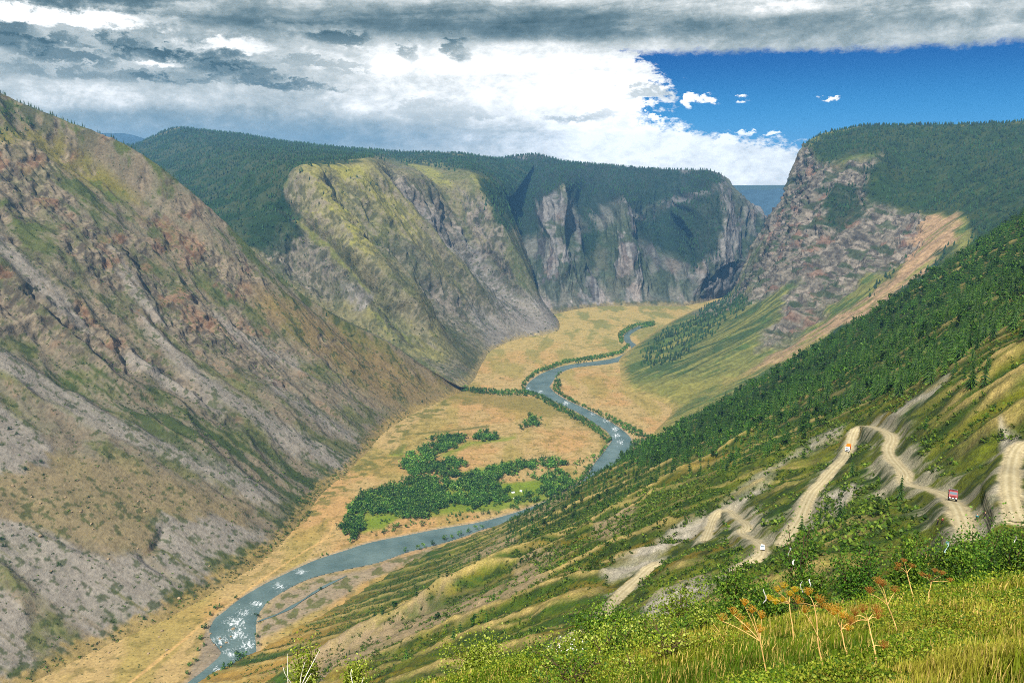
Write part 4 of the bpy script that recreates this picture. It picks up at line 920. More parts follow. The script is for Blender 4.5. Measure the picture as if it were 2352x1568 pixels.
bl = [((185,885),5.5),((425,830),4),((145,705),3.6),((183,735),3.6),((370,772),3.6),((670,772),3.4),((300,705),3.2),((820,1170),4.2),((700,715),3),((500,990),3),((60,655),4),((540,660),3.4),((640,725),3),((230,1042),3),((470,1075),2.6),((960,1020),2.8),((1030,1150),3.2),((640,940),2.6),((330,770),2.6),((430,850),2.4)]
for k, (p_, s_) in enumerate(bl):
    q_ = on_left(*c3(*p_)); o = add('boulder', BM[k % 5]); o.location = q_+np.array([0, 0, s_*.15]); o.scale = (s_*.6,)*3; o.rotation_euler = (rng.random(), rng.random(), rng.random()*6)
    tag(o, 'tan boulder lying on the scree of the left mountain', 'boulder', 'boulders on the left mountain')
for k, (p_, s_) in enumerate([((745,1330),4.2),((730,1358),3.2),((765,1418),4.4),((682,1435),4.2),((700,1412),2.6),((500,1430),3)]):
    q_ = floor_at(*c3(*p_)); o = add('boulder', BM[k % 5]); o.location = q_+np.array([0, 0, .8]); o.scale = (s_*.5,)*3; o.rotation_euler = (rng.random(), 0, rng.random()*6)
    tag(o, 'gray boulder lying on the dry grass beside the river track', 'boulder', 'boulders on the dry grass')
for k, (p_, s_) in enumerate([((1070,1316),4.6),((1010,1362),3.2),((1040,1380),3.4),((985,1390),3),((1060,1352),2.4),((965,1340),3.4),((1015,1400),3)]):
    q_ = floor_at(*c3(*p_)); o = add('boulder', BM[(k+2) % 5]); o.location = q_+np.array([0, 0, -.4]); o.scale = (s_*.55,)*3; o.rotation_euler = (rng.random(), 0, rng.random()*6)
    tag(o, 'large wet boulder standing alone in mid river rapids' if k == 0 else 'dark wet rock at the left edge of the rapids', 'boulder', None if k == 0 else 'rocks at the edge of the rapids')
# ---- trees of the valley floor
WOODS = [tops(cv,(325,1120),(330,1000),(400,860),(560,770),(760,720),(880,690),(1090,715),(1180,760),(1190,900),(1000,935),(960,990),(800,1000),(640,950),(500,960),(460,1090),(400,1160)), tops(cv,(1190,390),(1080,380),(960,440),(870,490),(780,560),(800,650),(900,690),(1050,690),(1190,700),(1200,570),(1100,570),(1010,580),(965,535),(1050,500),(1180,460)),
         tops(cv,(1280,425),(1300,385),(1400,352),(1450,370),(1440,415),(1330,432)), tops(cv,(1645,335),(1690,260),(1770,250),(1780,290),(1700,325)), tops(cv,(1430,620),(1560,580),(1960,568),(1965,610),(1700,640),(1540,660),(1480,690),(1350,720),(1290,660)),
         tops(cv,(1170,720),(1290,660),(1400,700),(1500,690),(1520,760),(1380,790),(1250,800),(1190,790)), tops(cv,(1350,750),(1520,740),(1540,800),(1540,890),(1400,890),(1350,840)), tops(cv,(1750,680),(1880,665),(2000,690),(2030,760),(1880,830),(1760,810)), tops(cv,(1560,860),(1700,810),(1760,800),(1740,840),(1600,890)),
         tops(cv,(1180,860),(1340,800),(1400,900),(1250,930))]
THINW = [tops(cv,(480,1080),(640,950),(800,1000),(1000,940),(1250,930),(1500,880),(1880,830),(1840,880),(1500,950),(1100,1030),(800,1060),(600,1130)), tops(cv,(1960,600),(2180,520),(2260,470),(2290,440),(2210,520),(2120,640),(2060,740),(2000,690),(2040,600)), tops(cv,(1520,700),(1740,650),(1740,700),(1560,740))]
STRIP = [([(1060,893),(1090,898),(1150,903),(1190,903)],6), ([(1195,903),(1225,903),(1262,925),(1300,945),(1370,985),(1398,1012)],7), ([(1282,880),(1276,900),(1300,920),(1350,945),(1400,965),(1455,990),(1492,1008)],8), ([(1202,892),(1205,878),(1232,855),(1300,831),(1370,822),(1425,810),(1442,795)],4), ([(1275,868),(1290,850),(1330,836),(1390,829)],2.5), ([(1428,785),(1425,768),(1450,752),(1500,744)],5), ([(1455,1020),(1470,1015),(1485,1005)],8), ([(1395,1030),(1375,1055),(1350,1085),(1330,1105)],7), ([(1440,1035),(1460,1020)],8)]
n = 260000; X = rng.uniform(-700, 600, n); Y = rng.uniform(850, 4200, n); px, py, _ = proj(np.stack([X, Y, np.zeros(n)], -1))
wxx = px+14*fbm(X/30, Y/30, 3, 3); wyy = py+6*fbm(X/30, Y/30, 3, 5)
wm = polys(wxx, wyy, WOODS, 4)*.55*(.5+.55*(fbm(X/24, Y/24, 2, 2) > -.25)); tmk = polys(px, py, THINW, 2)*.10
smk = np.zeros(n)
for ln, w_ in STRIP: smk = np.maximum(smk, stroke(px, py, ln, w_, .3))
inr = inside(px, py, np.array(BL+BR[::-1])); u = rng.random(n)
kw = (u < wm) & ~inr; kt = (u < tmk) & ~kw & ~inr; ks = (u < smk*.62) & ~kw & ~kt & ~inr
def pack(m, lo, hi): return np.stack([X[m], Y[m], np.full(m.sum(), .2)], -1), rng.uniform(lo, hi, m.sum())
(p1, h1), (p2, h2), (p3, h3) = pack(kw, 6, 15.5), pack(kt, 4, 9), pack(ks, 4, 8)
lone = [(c3(1860,968),9),(c3(1920,960),11),(c3(1945,950),10),(c3(1985,938),11),(c3(2040,912),11),(c3(2075,905),10),(c3(2110,895),11),(c3(2150,880),10),(c3(2185,865),9),(c3(2215,858),8),(c3(1180,1265),7),(c3(1085,1185),8),(c3(1010,1225),7),(c3(1480,985),6),(c3(1500,980),5),(c3(990,1230),8),(c3(940,1320),9),(c3(920,1370),8),(c3(965,1260),8),(c3(1100,1460),13),(c3(1060,1500),12),(c3(1030,1520),11),(c3(990,1550),10),(c3(960,1560),9),(c3(1180,1360),7),(c3(1185,1400),7),(c3(1120,1455),10),(c3(870,1490),7),(c3(900,1470),6),(c3(910,1420),6),(c3(860,1530),7),(c3(940,1400),6),(c3(1605,1150),5),(c3(1475,1140),6),(c3(1230,1205),5)]
pl = np.array([floor_at(*a) for a, _ in lone])+np.array([0, 0, .2]); hl = np.array([b for _, b in lone], float)
pos = np.concatenate([pl, p1, p2, p3]); h = np.concatenate([hl, h1, h2, h3]); d = np.linalg.norm(pos-CAM, axis=1)
edge_ = (d-d[:].min()); px, py, _ = proj(pos); score = h/d*((px > 0) & (px < PW))*(1+.0*edge_); order = np.argsort(-score)
ii, rest = order[:300], order[300:]; wd = rng.uniform(.8, 1.2, len(pos))
print('VALLEY', len(p1), len(p2), len(p3))
tree_things('broadleaf_tree', 'green leafy tree on the valley floor near the river', 'tree', 'leafy trees on the valley floor', pos[ii], h[ii], wd[ii], BRD, M_leaf, M_pale_bark, .45)
stuff('valley_wood', 'green leafy wood filling the bend of the river', BRD, pos[rest], h[rest], wd[rest], M_leaf, .55)
# small bushes speckling the fields
n = 40000; X = rng.uniform(-700, 600, n); Y = rng.uniform(850, 3600, n); px, py, _ = proj(np.stack([X, Y, np.zeros(n)], -1))
m = ~inside(px, py, np.array(BL+BR[::-1])) & (rng.random(n) < .16+.3*(vnoise(X/60, Y/60, 4) > .2)); q_ = np.stack([X[m], Y[m], np.full(m.sum(), .1)], -1)[:7000]
stuff('field_scrub', 'tiny shrubs speckling the dry valley meadow', SHR[:3], q_, rng.uniform(.6, 1.7, len(q_)), rng.uniform(.8, 1.3, len(q_)), M_leaf, .4)
# ================================================================== the meadow in front
def fg_ground(px, py):                   # where a sight line meets the meadow
    P = cast(np.atleast_1d(px), np.atleast_1d(py), brow, 4, 140); P[:, 2] = near_h(P[:, 0], P[:, 1]); return P
def brow_points(n, rlo, rhi, power=1.0):
    th = rng.uniform(math.radians(-16), math.radians(41), n)
    r = (rlo**(1-power)+(rhi**(1-power)-rlo**(1-power))*rng.random(n))**(1/(1-power)) if power != 1 else rlo*(rhi/rlo)**rng.random(n)
    X, Y = r*np.sin(th), r*np.cos(th); Z, q = near_h(X, Y, True)
    P = np.stack([X, Y, Z], -1); px, py, _ = proj(P)
    k = (q['on'] > .6) & (px > 380) & (px < PW+60) & (py < PH+260)
    return P[k], r[k], px[k], py[k]
def blades(P, L, W, col, lean=.45):
    n = len(P); a = rng.random(n)*6.283; dx, dy = np.cos(a), np.sin(a); ln = lean*rng.random(n)
    lx = ln*np.cos(a+1.3)*L; ly = ln*np.sin(a+1.3)*L
    V = np.empty((n, 5, 3)); o = np.stack([dx*W, dy*W, np.zeros(n)], -1)
    V[:, 0] = P-o; V[:, 1] = P+o
    m = P+np.stack([lx*.35, ly*.35, L*.55], -1); V[:, 2] = m-o*.8; V[:, 3] = m+o*.8
    V[:, 4] = P+np.stack([lx, ly, L*(1-.25*ln)], -1)
    i = np.arange(n)[:, None]*5
    T = np.concatenate([i+[0, 1, 3], i+[0, 3, 2], i+[2, 3, 4]])
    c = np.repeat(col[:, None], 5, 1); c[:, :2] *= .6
    return V.reshape(-1, 3), T, c.reshape(-1, 3)
M_grass = leaf_mat('meadow grass', None, .0, .35)
P, r, px, py = brow_points(330000, 4, 62, 1.15)
pt = fbm(P[:, 0]/3.5, P[:, 1]/3.5, 4, 2); pt2 = fbm(P[:, 0]/1.1, P[:, 1]/1.1, 3, 5)
c = np.empty(P.shape); c[:] = lin(118, 130, 46, .7)
c = cmix(c, lin(174, 166, 78, .75), sstep(.05, .5, pt)*.7); c = cmix(c, lin(76, 106, 30, .75), sstep(.0, .45, -pt)*.8)
c = c*rng.uniform(.7, 1.3, (len(P), 1)); k = rng.random(len(P)) < .17; c[k] = lin(204, 180, 110, .8)
L = rng.uniform(.10, .34, len(P))*(1+.6*pt2); W = np.maximum(.006, r*.0008)*rng.uniform(.7, 1.3, len(P))
V, T, C = blades(P-np.array([0, 0, .03]), L, W, c)
tag(add('grass', mesh('grass', V, T, C, False, M_grass)), 'tall yellow green meadow grass in the foreground', kind='stuff')
# leafy herbs between the grass
P, r, px, py = brow_points(340000, 4, 60, 1.2)
cl = vnoise(P[:, 0]/1.3, P[:, 1]/1.3, 1)*.6+vnoise(P[:, 0]/4, P[:, 1]/4, 6)*.6; k = cl > -.22; P = P[k]; r = r[k]; cl = cl[k]
P[:, 2] += rng.random(len(P))*(.14+.6*np.clip(cl+.1, 0, 1))
V, Fq = orient_quads(P, np.maximum(.018, r*.0013)*rng.uniform(.7, 1.5, len(P)), rng, .5)
t = rng.random((len(P), 1)); c = np.where(t < .3, lin(64, 92, 26, .75), np.where(t < .7, lin(108, 130, 42, .75), lin(156, 164, 70, .75)))*(.85+.4*np.clip(cl[:, None], 0, 1))
tag(add('herbs', mesh('herbs', V, Fq, np.repeat(c, 4, 0), False, M_grass)), 'leafy green herbs growing through the meadow grass', kind='stuff')
# ---- foreground bushes
def bush(name, label, cat, group, base, hgt, wid, n, leaf, cols, seed, stems=7, tall=.0):
    r = np.random.default_rng(seed); o = empty(name, base, 0); tag(o, label, cat, group)
    sb, fb = Bag(), Bag(); tips = []
    for k in range(stems):
        a = r.random()*6.283; sp = wid*(.25+.75*r.random()); hh = hgt*(.65+.4*r.random())
        pts = np.array([(.15*sp*math.cos(a)*0, 0, -.3), (sp*.25*math.cos(a), sp*.25*math.sin(a), hh*.4), (sp*.6*math.cos(a+.2), sp*.6*math.sin(a+.2), hh*.75), (sp*.8*math.cos(a+.3), sp*.8*math.sin(a+.3), hh)])
        pts = smooth_line(pts, 8, 2)+r.normal(0, .03*wid, (8, 3)); sb.put(*tube(pts, np.linspace(.035, .008, 8)*(hgt/2.4)**.6, 5), (.1, .1, .1)); tips.append(pts)
        for q in range(3):
            i0 = 3+q; a2 = r.random()*6.283; l = wid*(.3+.3*r.random()); br = np.array([pts[i0], pts[i0]+[l*.5*math.cos(a2), l*.5*math.sin(a2), l*.35], pts[i0]+[l*math.cos(a2), l*math.sin(a2), l*.55]])
            sb.put(*tube(br, [.014, .009, .004], 4), (.1, .1, .1)); tips.append(np.r_[br[1:], br[1:]+.0, (br[1:2]+br[2:])/2])
    T = np.concatenate([x[len(x)//3:] for x in tips]); n = int(n*4.5); leaf = leaf*1.15; i = r.integers(0, len(T), n)
    c = T[i]+r.normal(0, 1, (n, 3))*np.array([wid*.20, wid*.20, hgt*.11])*(.5+r.random((n, 1)))
    c[:, 2] = np.maximum(c[:, 2], .05)
    V, Fq = orient_quads(c, leaf*r.uniform(.6, 1.4, n), r, .4)
    t = r.random((n, 1)); hi = (c[:, 2:3]/hgt); cc = np.where(t < .3, cols[0], np.where(t < .72, cols[1], cols[2]))
    fb.put(V, Fq, np.repeat(cc, 4, 0))
    add('stems', sb.mesh('stems', M_bark), None, o); V, Fq, c_ = fb.arrays(); add('foliage', mesh('foliage', V, Fq, c_, False, M_leaf2), None, o)
    return o
M_leaf2 = leaf_mat('bush leaves', None, .12, .3)
YG = (lin(96, 116, 38, .75), lin(136, 152, 58, .75), lin(178, 186, 100, .75)); MG = (lin(50, 80, 26, .75), lin(80, 112, 38, .75), lin(122, 146, 60, .75)); DG = (lin(40, 72, 24, .75), lin(68, 108, 36, .75), lin(108, 144, 56, .75))
def put_bush(px, d, top, wid_px, n, cols, label, seed, leaf=1.0, stems=7, group=None, cat='bush', name='bush'):
    p = at(px, 1400, d); g = float(near_h(np.array([p[0]]), np.array([p[1]]))[0])
    # keep the base on the ground; the height follows from where the top stands
    dd = (p[1])*CP-(g-CAMZ)*SP; b = np.array([p[0], p[1], g]); tx = at(px, top, dd)
    hgt = float(np.clip((tx[2]-g)*1.08, .5, 8)); return bush(name, label, cat, group, b, hgt, wid_px*dd/FPX/2, n, leaf*.055*(dd/40)**.7, cols, seed, stems)
put_bush(1105, 44, 1486, 170, 1500, YG, 'pale yellow green bush at the bottom edge of the photo below the lower road', 1)
put_bush(1400, 37, 1408, 190, 2000, MG, 'broad leafy bush with dark bare stems beside the blue cloth', 2, 1, 12)
put_bush(1225, 40, 1508, 110, 800, YG, 'low yellow green bush between the pale bush and the stemmy bush', 3)
put_bush(690, 34, 1476, 90, 520, YG, 'thin yellow green bush around a white dead branch', 4, 1, 6)
put_bush(805, 33, 1510, 80, 380, YG, 'small thin yellow green bush at the bottom edge, right of the white dead branch', 5, 1, 5)
put_bush(1575, 37, 1340, 170, 700, (YG[0], YG[1], MG[2]), 'slender yellow green willow bush standing in front of the gray scree', 6, .9, 12)
put_bush(1700, 36, 1296, 150, 900, MG, 'rounded green bush right of the willow bush and below the white car', 7)
put_bush(1826, 38, 1190, 80, 520, DG, 'tall dark willow bush hung with white ribbons', 8, .9, 8)
put_bush(1862, 33, 1312, 110, 600, MG, 'green bush behind the tallest dry hogweed', 9)
put_bush(1960, 38, 1246, 150, 800, DG, 'dark green bush on the brow below the wide gravel bend', 10)
put_bush(2075, 36, 1256, 140, 1200, MG, 'mid green bush on the brow left of the teal ribbon', 11)
put_bush(2185, 35, 1240, 120, 800, MG, 'green bush carrying the teal and white ribbon', 12)
put_bush(2290, 47, 1098, 190, 2400, DG, 'large dark green bush at the right edge below the upper road', 13, 1, 11)
put_bush(2395, 46, 1080, 170, 1800, DG, 'dark green bush cut off by the right edge of the photo', 14)
put_bush(2240, 40, 1222, 150, 1200, DG, 'dark spreading bush beside the person in the teal jacket', 15)
put_bush(1640, 33, 1380, 140, 1000, MG, 'low green bush on the brow behind the leftmost hogweed', 16)
put_bush(1500, 34, 1436, 130, 900, YG, 'low yellow green bush right of the stemmy bush', 17)
put_bush(2330, 38, 1190, 130, 1300, MG, 'bright green bush at the right edge in front of the dark bush', 18)
put_bush(1310, 34, 1526, 90, 500, MG, 'low green bush beside the white flowers', 19)
put_bush(1770, 32, 1350, 110, 900, MG, 'small green bush carrying a white ribbon behind the hogweed', 20)
for k in range(58):                      # low bushes along the brow
    xq = rng.uniform(1180, 2352); yq = np.interp(xq, [1180, 1330, 1500, 1700, 1850, 2050, 2352], [1560, 1510, 1450, 1345, 1285, 1262, 1215])+rng.uniform(-4, 105)
    g = fg_ground(np.array([xq]), np.array([yq]))[0]; dd_ = float(proj(g[None])[2][0])
    if dd_ > 70: continue
    bush('low_bush', 'low leafy bush growing in the meadow near the brow', 'bush', 'low bushes near the brow', g, rng.uniform(.5, 1.15), rng.uniform(.5, 1.0), 130, .05*(dd_/40)**.7, (YG, MG, YG, MG)[k % 4], 200+k, 5)
# ---- dry hogweed: measured stems and umbels, rebuilt at their own depth
M_stalk = plain_mat('dry stalk', lin(214, 176, 118, .75), .8, 0, .2, .25, 9)
M_umb = leaf_mat('dry umbel', None, .1, .25)
def U_(x, y): return (1568+x/3, 1225+y/3)
HOG = [((600,1050),(535,740),[(275,560),(350,515),(395,560),(430,455),(480,505),(545,545),(440,625),(530,640)],0,'dry orange hogweed with wide spreading umbels, nearest the stemmy bush'),
       ((1003,1050),(908,500),[(868,380),(800,440),(945,430),(1010,490),(845,500),(960,470)],0,'tallest dry hogweed with a thick straight stalk and golden umbels'),
       ((762,850),(735,480),[(700,345),(655,370),(740,400),(640,455),(775,370),(690,440),(600,430)],1,'yellow hogweed with the largest golden umbels, left of the tallest one'),
       ((1165,905),(1090,660),[(1068,500),(1105,545),(1140,630),(1040,520),(1170,575)],0,'slim dry hogweed with pale orange umbels, right of the tallest one'),
       ((1347,1010),(1278,595),[(1245,495),(1190,520),(1340,500),(1350,540),(1160,580),(1390,745)],2,'dry hogweed with dark rusty umbels and one low side umbel'),
       ((1500,745),(1412,490),[(1380,330),(1350,310),(1290,375),(1465,370)],2,'thin dark hogweed with sparse brown umbels leaning left'),
       ((1608,497),(1545,270),[(1527,175),(1582,210),(1490,205),(1480,235)],2,'curved rusty hogweed left of the tallest far one'),
       ((1665,415),(1676,190),[(1688,85),(1640,110),(1722,105),(1695,205),(1670,130)],1,'upright golden hogweed standing highest against the dark brow'),
       ((1703,495),(1712,330),[(1740,245),(1790,262),(1650,270),(1845,310),(1700,285)],2,'wide branched hogweed with brown umbels, right of the upright golden one'),
       ((1220,345),(1222,240),[(1220,188),(1245,192),(1205,215),(1292,165)],2,'small rusty hogweed alone on the brow among green herbs'),
       ((2356,240),(2335,150),[(2300,105),(2340,92),(2365,110)],2,'rusty hogweed at the right edge of the photo')]
UC = [(lin(190, 138, 60, .72), lin(206, 170, 100, .72)), (lin(198, 160, 58, .75), lin(212, 184, 96, .75)), (lin(160, 108, 56, .7), lin(184, 140, 84, .7))]
for k, (b_, nd_, um, cl_, lab) in enumerate(HOG):
    r = np.random.default_rng(100+k); bpx = U_(*b_); g = fg_ground(*[np.array([v]) for v in (bpx[0], min(bpx[1], 1600))])[0]
    _, _, d0 = proj(g[None]); d0 = float(d0[0]); o = empty('hogweed', g); tag(o, lab, 'dry plant', 'dry hogweed plants in the meadow')
    def loc(x, y, dy=0): return at(*U_(x, y), d0+dy)-g
    n_ = loc(*nd_, r.normal(0, .1)); mid = n_*.5+np.array([r.normal(0, .02), r.normal(0, .05), 0]); s_ = d0/14
    sb = Bag(); sb.put(*tube(smooth_line([(0, 0, -.25), mid*.5, mid, n_*.8, n_], 14, 2), np.linspace(.014, .009, 14)*s_**.5, 7), (.1, .1, .1))
    for (ux, uy) in um:
        e_ = loc(ux, uy, r.normal(0, .25)); st = n_*(1 if uy < nd_[1] else .55); 
        j = st+(e_-st)*.55+np.array([0, 0, -.04*np.linalg.norm(e_-st)]); top = e_+np.array([0, 0, -.10])
        sb.put(*tube(smooth_line([st, j, top], 8, 2), np.linspace(.0075, .0045, 8)*s_**.5, 5), (.1, .1, .1))
        ub = Bag(); R = r.uniform(.06, .10)*(s_**.35)
        for q in range(15):
            a = q*2.4; f = math.sqrt((q+.5)/15); tip = np.array([R*f*math.cos(a), R*f*math.sin(a), .115-.05*f*f+r.normal(0, .008)])
            ub.put(*tube([(0, 0, 0), tip*np.array([.6, .6, .55]), tip], [.0035*s_**.5]*3, 3), UC[cl_][0]*.9)
            cc = tip+r.normal(0, 1, (9, 3))*np.array([.015, .015, .006]); V, Fq = orient_quads(cc, .0072*s_**.5, r, 1.2); ub.put(V, Fq, np.repeat(np.where(r.random((9, 1)) < .5, UC[cl_][0], UC[cl_][1]), 4, 0))
        u_o = add('umbel', ub.mesh('umbel', M_umb), None, o); u_o.location = top
    add('stalk', sb.mesh('stalk', M_stalk, True), None, o)
for k, ((x0, y0), (x1, y1), lab) in enumerate([((318,850),(210,620),'bare pale dry stalk leaning left of the leftmost hogweed'), ((298,850),(262,740),'short bare dry stalk beside the leaning pale one'), ((1465,520),(1525,400),'pale crooked dead twig standing in the grass'), ((768,1010),(772,950),'short pale stalk at the bottom edge of the meadow'), ((1900,980),(1893,860),'thin pale stalk alone in the right half of the meadow')]):
    g = fg_ground(*[np.array([v]) for v in U_(x0, y0)])[0]; d0 = float(proj(g[None])[2][0]); e_ = at(*U_(x1, y1), d0)-g
    b = Bag(); b.put(*tube(smooth_line([(0, 0, -.2), e_*.5+np.array([.04, 0, 0]), e_], 8, 2), np.linspace(.012, .006, 8), 5), (.1, .1, .1)); b.put(*tube([e_*.55, e_*.8+np.array([-.1, .02, .0])], [.006, .003], 4), (.1, .1, .1))
    o = add('dry_stalk', b.mesh('dry_stalk', M_stalk, True)); o.location = g; tag(o, lab, 'dry plant')
M_dead = plain_mat('bleached wood', lin(228, 222, 210, .8), .8, 0, .2, .15, 5)
for k, (bx, tps, d0, lab) in enumerate([((672,1580), [(660,1500),(700,1520),(735,1490),(650,1530),(715,1545)], 33, 'white bleached dead branch at the bottom edge of the photo'), ((820,1585), [(808,1535),(835,1555)], 32, 'small white dead branch right of the larger one at the bottom edge')]):
    p = at(bx[0], bx[1], d0); g = p.copy(); g[2] = near_h(p[:1], p[1:2])[0]; d1 = float(proj(g[None])[2][0]); b = Bag()
    for t_ in tps:
        e_ = at(*t_, d1)-g; b.put(*tube(smooth_line([(0, 0, -.2), e_*.4+rng.normal(0, .15, 3), e_*.75+rng.normal(0, .15, 3), e_], 10, 2), np.linspace(.028, .01, 10), 6), (.1, .1, .1))
    o = add('dead_branch', b.mesh('dead_branch', M_dead, True)); o.location = g; tag(o, lab, 'branch')
# white flowers
g = fg_ground(np.array([1305.]), np.array([1556.]))[0]; b = Bag(); cc = rng.normal(0, 1, (60, 3))*np.array([.32, .3, .1])+np.array([0, 0, .55])
b.put(*orient_quads(cc, .028, rng, 1.5), (.7, .7, .62)); o = empty('flowering_plant', g); tag(o, 'clump of small white flowers at the bottom edge of the meadow', 'flowers')
add('blossom', b.mesh('blossom', M_umb), None, o); b = Bag()
for q in cc[::4]: b.put(*tube([q*np.array([.5, .5, 0])+np.array([0, 0, -.1]), q], [.008, .005], 3), lin(90, 110, 40))
add('stems', b.mesh('stems', M_umb), None, o)
# ---- cloth ribbons tied to the bushes
def ribbon(px, py, d, length, wid, col, label, seed, cols2=None):
    r = np.random.default_rng(seed); top = at(px, py, d); n = 12; z = np.linspace(0, -length, n); ph = r.random()*6
    cx = .10*length*np.sin(z/length*5+ph); cy = .10*length*np.cos(z/length*4+ph); tw = np.linspace(0, 1.6, n)+ph
    V = []
    for k in range(n):
        w_ = .72*wid*(.4+.6*abs(math.sin(1.2+k*.9+ph))); a = tw[k]; u = np.array([math.cos(a), math.sin(a), 0])*w_/2; t_ = np.array([-math.sin(a), math.cos(a), 0])*.006; c_ = np.array([cx[k], cy[k], z[k]])
        V += [c_-u-t_, c_+u-t_, c_+u+t_, c_-u+t_]
    i = np.arange(n*4).reshape(n, 4); j = np.roll(i, -1, 1); Fq = np.stack([i[:-1], j[:-1], j[1:], i[1:]], -1).reshape(-1, 4)
    m = plain_mat('cloth', col, .85, 0, .2, .1, 3); me = mesh('cloth_ribbon', np.array(V), Fq, None, True, m)
    o = add('cloth_ribbon', me); o.location = top; tag(o, label, 'ribbon', None)
    if cols2 is not None:
        k_ = ribbon_knot(); kn = add('knot', k_); kn.parent = o; k_.materials.append(plain_mat('cloth knot', cols2, .85))
    return o
def ribbon_knot():
    b = Bag(); b.put(*tube([(-.05, 0, .02), (0, .03, .05), (.05, 0, .02), (0, -.03, -.02), (-.05, 0, .02)], [.02]*5, 6)); return b.mesh('knot', None, True)
WH = lin(232, 230, 226, .6)
ribbon(1814, 1256, 36.5, .42, .12, WH, 'upper white ribbon on the tall dark willow bush', 1)
ribbon(1823, 1284, 36.3, .26, .12, WH, 'lower white ribbon on the tall dark willow bush', 2)
ribbon(1842, 1336, 31, .40, .10, WH, 'longer white ribbon hanging behind the yellow hogweed', 3)
ribbon(1861, 1330, 31, .30, .08, WH, 'short white ribbon just right of the yellow hogweed top', 4)
ribbon(1757, 1352, 31, .62, .10, WH, 'long thin white ribbon between the two left hogweeds', 5)
ribbon(2176, 1246, 34, .46, .14, lin(196, 222, 222, .85), 'pale ribbon with a teal knot on the brow bush', 6, lin(50, 140, 140))
ribbon(2333, 1230, 37, .34, .12, WH, 'white ribbon at the right edge of the photo', 7)
ribbon(1428, 1502, 35.2, .66, .17, lin(142, 178, 222, .85), 'pale blue and white cloth hanging on the stemmy bush', 8, lin(60, 110, 180))
# ================================================================== vehicles, people, camp
def box(b, x0, x1, y0, y1, z0, z1, ch=.05, top=None, col=None):      # chamfered box; top=(dx0,dx1,dy0,dy1) pulls the roof in
    t = top or (0, 0, 0, 0); c = ch; rings = []
    def ring(xa, xb, ya, yb, z, k): return [(xa+k, ya, z), (xb-k, ya, z), (xb, ya+k, z), (xb, yb-k, z), (xb-k, yb, z), (xa+k, yb, z), (xa, yb-k, z), (xa, ya+k, z)]
    def mixr(f): return x0+t[0]*f, x1-t[1]*f, y0+t[2]*f, y1-t[3]*f
    h = z1-z0; a = mixr(0); q = mixr(1)
    R = [ring(a[0]+c, a[1]-c, a[2]+c, a[3]-c, z0, c), ring(*mixr(c/h), z0+c, c), ring(*mixr(1-c/h), z1-c, c), ring(q[0]+c, q[1]-c, q[2]+c, q[3]-c, z1, c)]
    V = np.array(sum(R, [])); F_ = []
    for k in range(3):
        for j in range(8): F_.append((k*8+j, k*8+(j+1) % 8, k*8+8+(j+1) % 8, k*8+8+j))
    F_ += [(7, 6, 1, 0), (6, 5, 2, 1), (5, 4, 3, 2), (24, 25, 30, 31), (25, 26, 29, 30), (26, 27, 28, 29)]
    return b.put(V, np.array(F_), col)
def wheel(parent, x, y, rad, wd, dual=False):
    t = Bag(); n = 18; an = np.arange(n)*2*math.pi/n; prof = [(-wd/2, rad*.62), (-wd/2, rad*.93), (-wd*.3, rad), (wd*.3, rad), (wd/2, rad*.93), (wd/2, rad*.62)]
    V = np.array([[(px_, r_*math.cos(a), r_*math.sin(a)) for a in an] for px_, r_ in prof]).reshape(-1, 3); i = np.arange(n*6).reshape(6, n); j = np.roll(i, -1, 1)
    t.put(V, np.stack([i[:-1], j[:-1], j[1:], i[1:]], -1).reshape(-1, 4)); o = add('wheel', t.mesh('wheel', M_tyre, True), None, parent); o.location = (x, y, rad)
    h = Bag(); prof = [(-wd*.42, rad*.05), (-wd*.42, rad*.3), (-wd*.3, rad*.6), (wd*.3, rad*.6), (wd*.42, rad*.3), (wd*.42, rad*.05)]
    V = np.array([[(px_, r_*math.cos(a), r_*math.sin(a)) for a in an] for px_, r_ in prof]).reshape(-1, 3); h.put(V, np.stack([i[:-1], j[:-1], j[1:], i[1:]], -1).reshape(-1, 4)); h.put(np.r_[V[:n], V[-n:]], np.array([(k, (k+1) % n, n//2) for k in range(n)]+[(n+k, n+(k+1) % n, n+n//2) for k in range(n)]))
    add('rim', h.mesh('rim', M_rim, True), None, o)
M_tyre = plain_mat('tyre', (.03, .03, .032), .9, 0, .2); M_rim = plain_mat('steel rim', (.3, .3, .31), .5, .6); M_glass = plain_mat('windscreen', (.10, .14, .17), .08, 0, .9, .02); M_dark = plain_mat('dark underbody', (.03, .03, .03), .8)
M_lamp = plain_mat('headlamp glass', (.85, .85, .8), .15, 0, .8, .02); M_plate = plain_mat('plate', (.8, .8, .8), .5)
def paint_mat(n, c):
    m = plain_mat(n, c, .32, 0, .5, .08, 2); return m
def frame_on(q, i, facing):              # position, heading and pitch of a vehicle on a road line
    p = q[i]; a = q[max(0, i-4)]; b = q[min(len(q)-1, i+4)]; t = (b-a) if facing > 0 else (a-b); return p, math.atan2(-t[0], t[1]), math.atan2(t[2], np.hypot(t[0], t[1]))
def nearest(q, px, py):
    x, y, _ = proj(q); return int(np.argmin((x-px)**2+(y-py)**2))
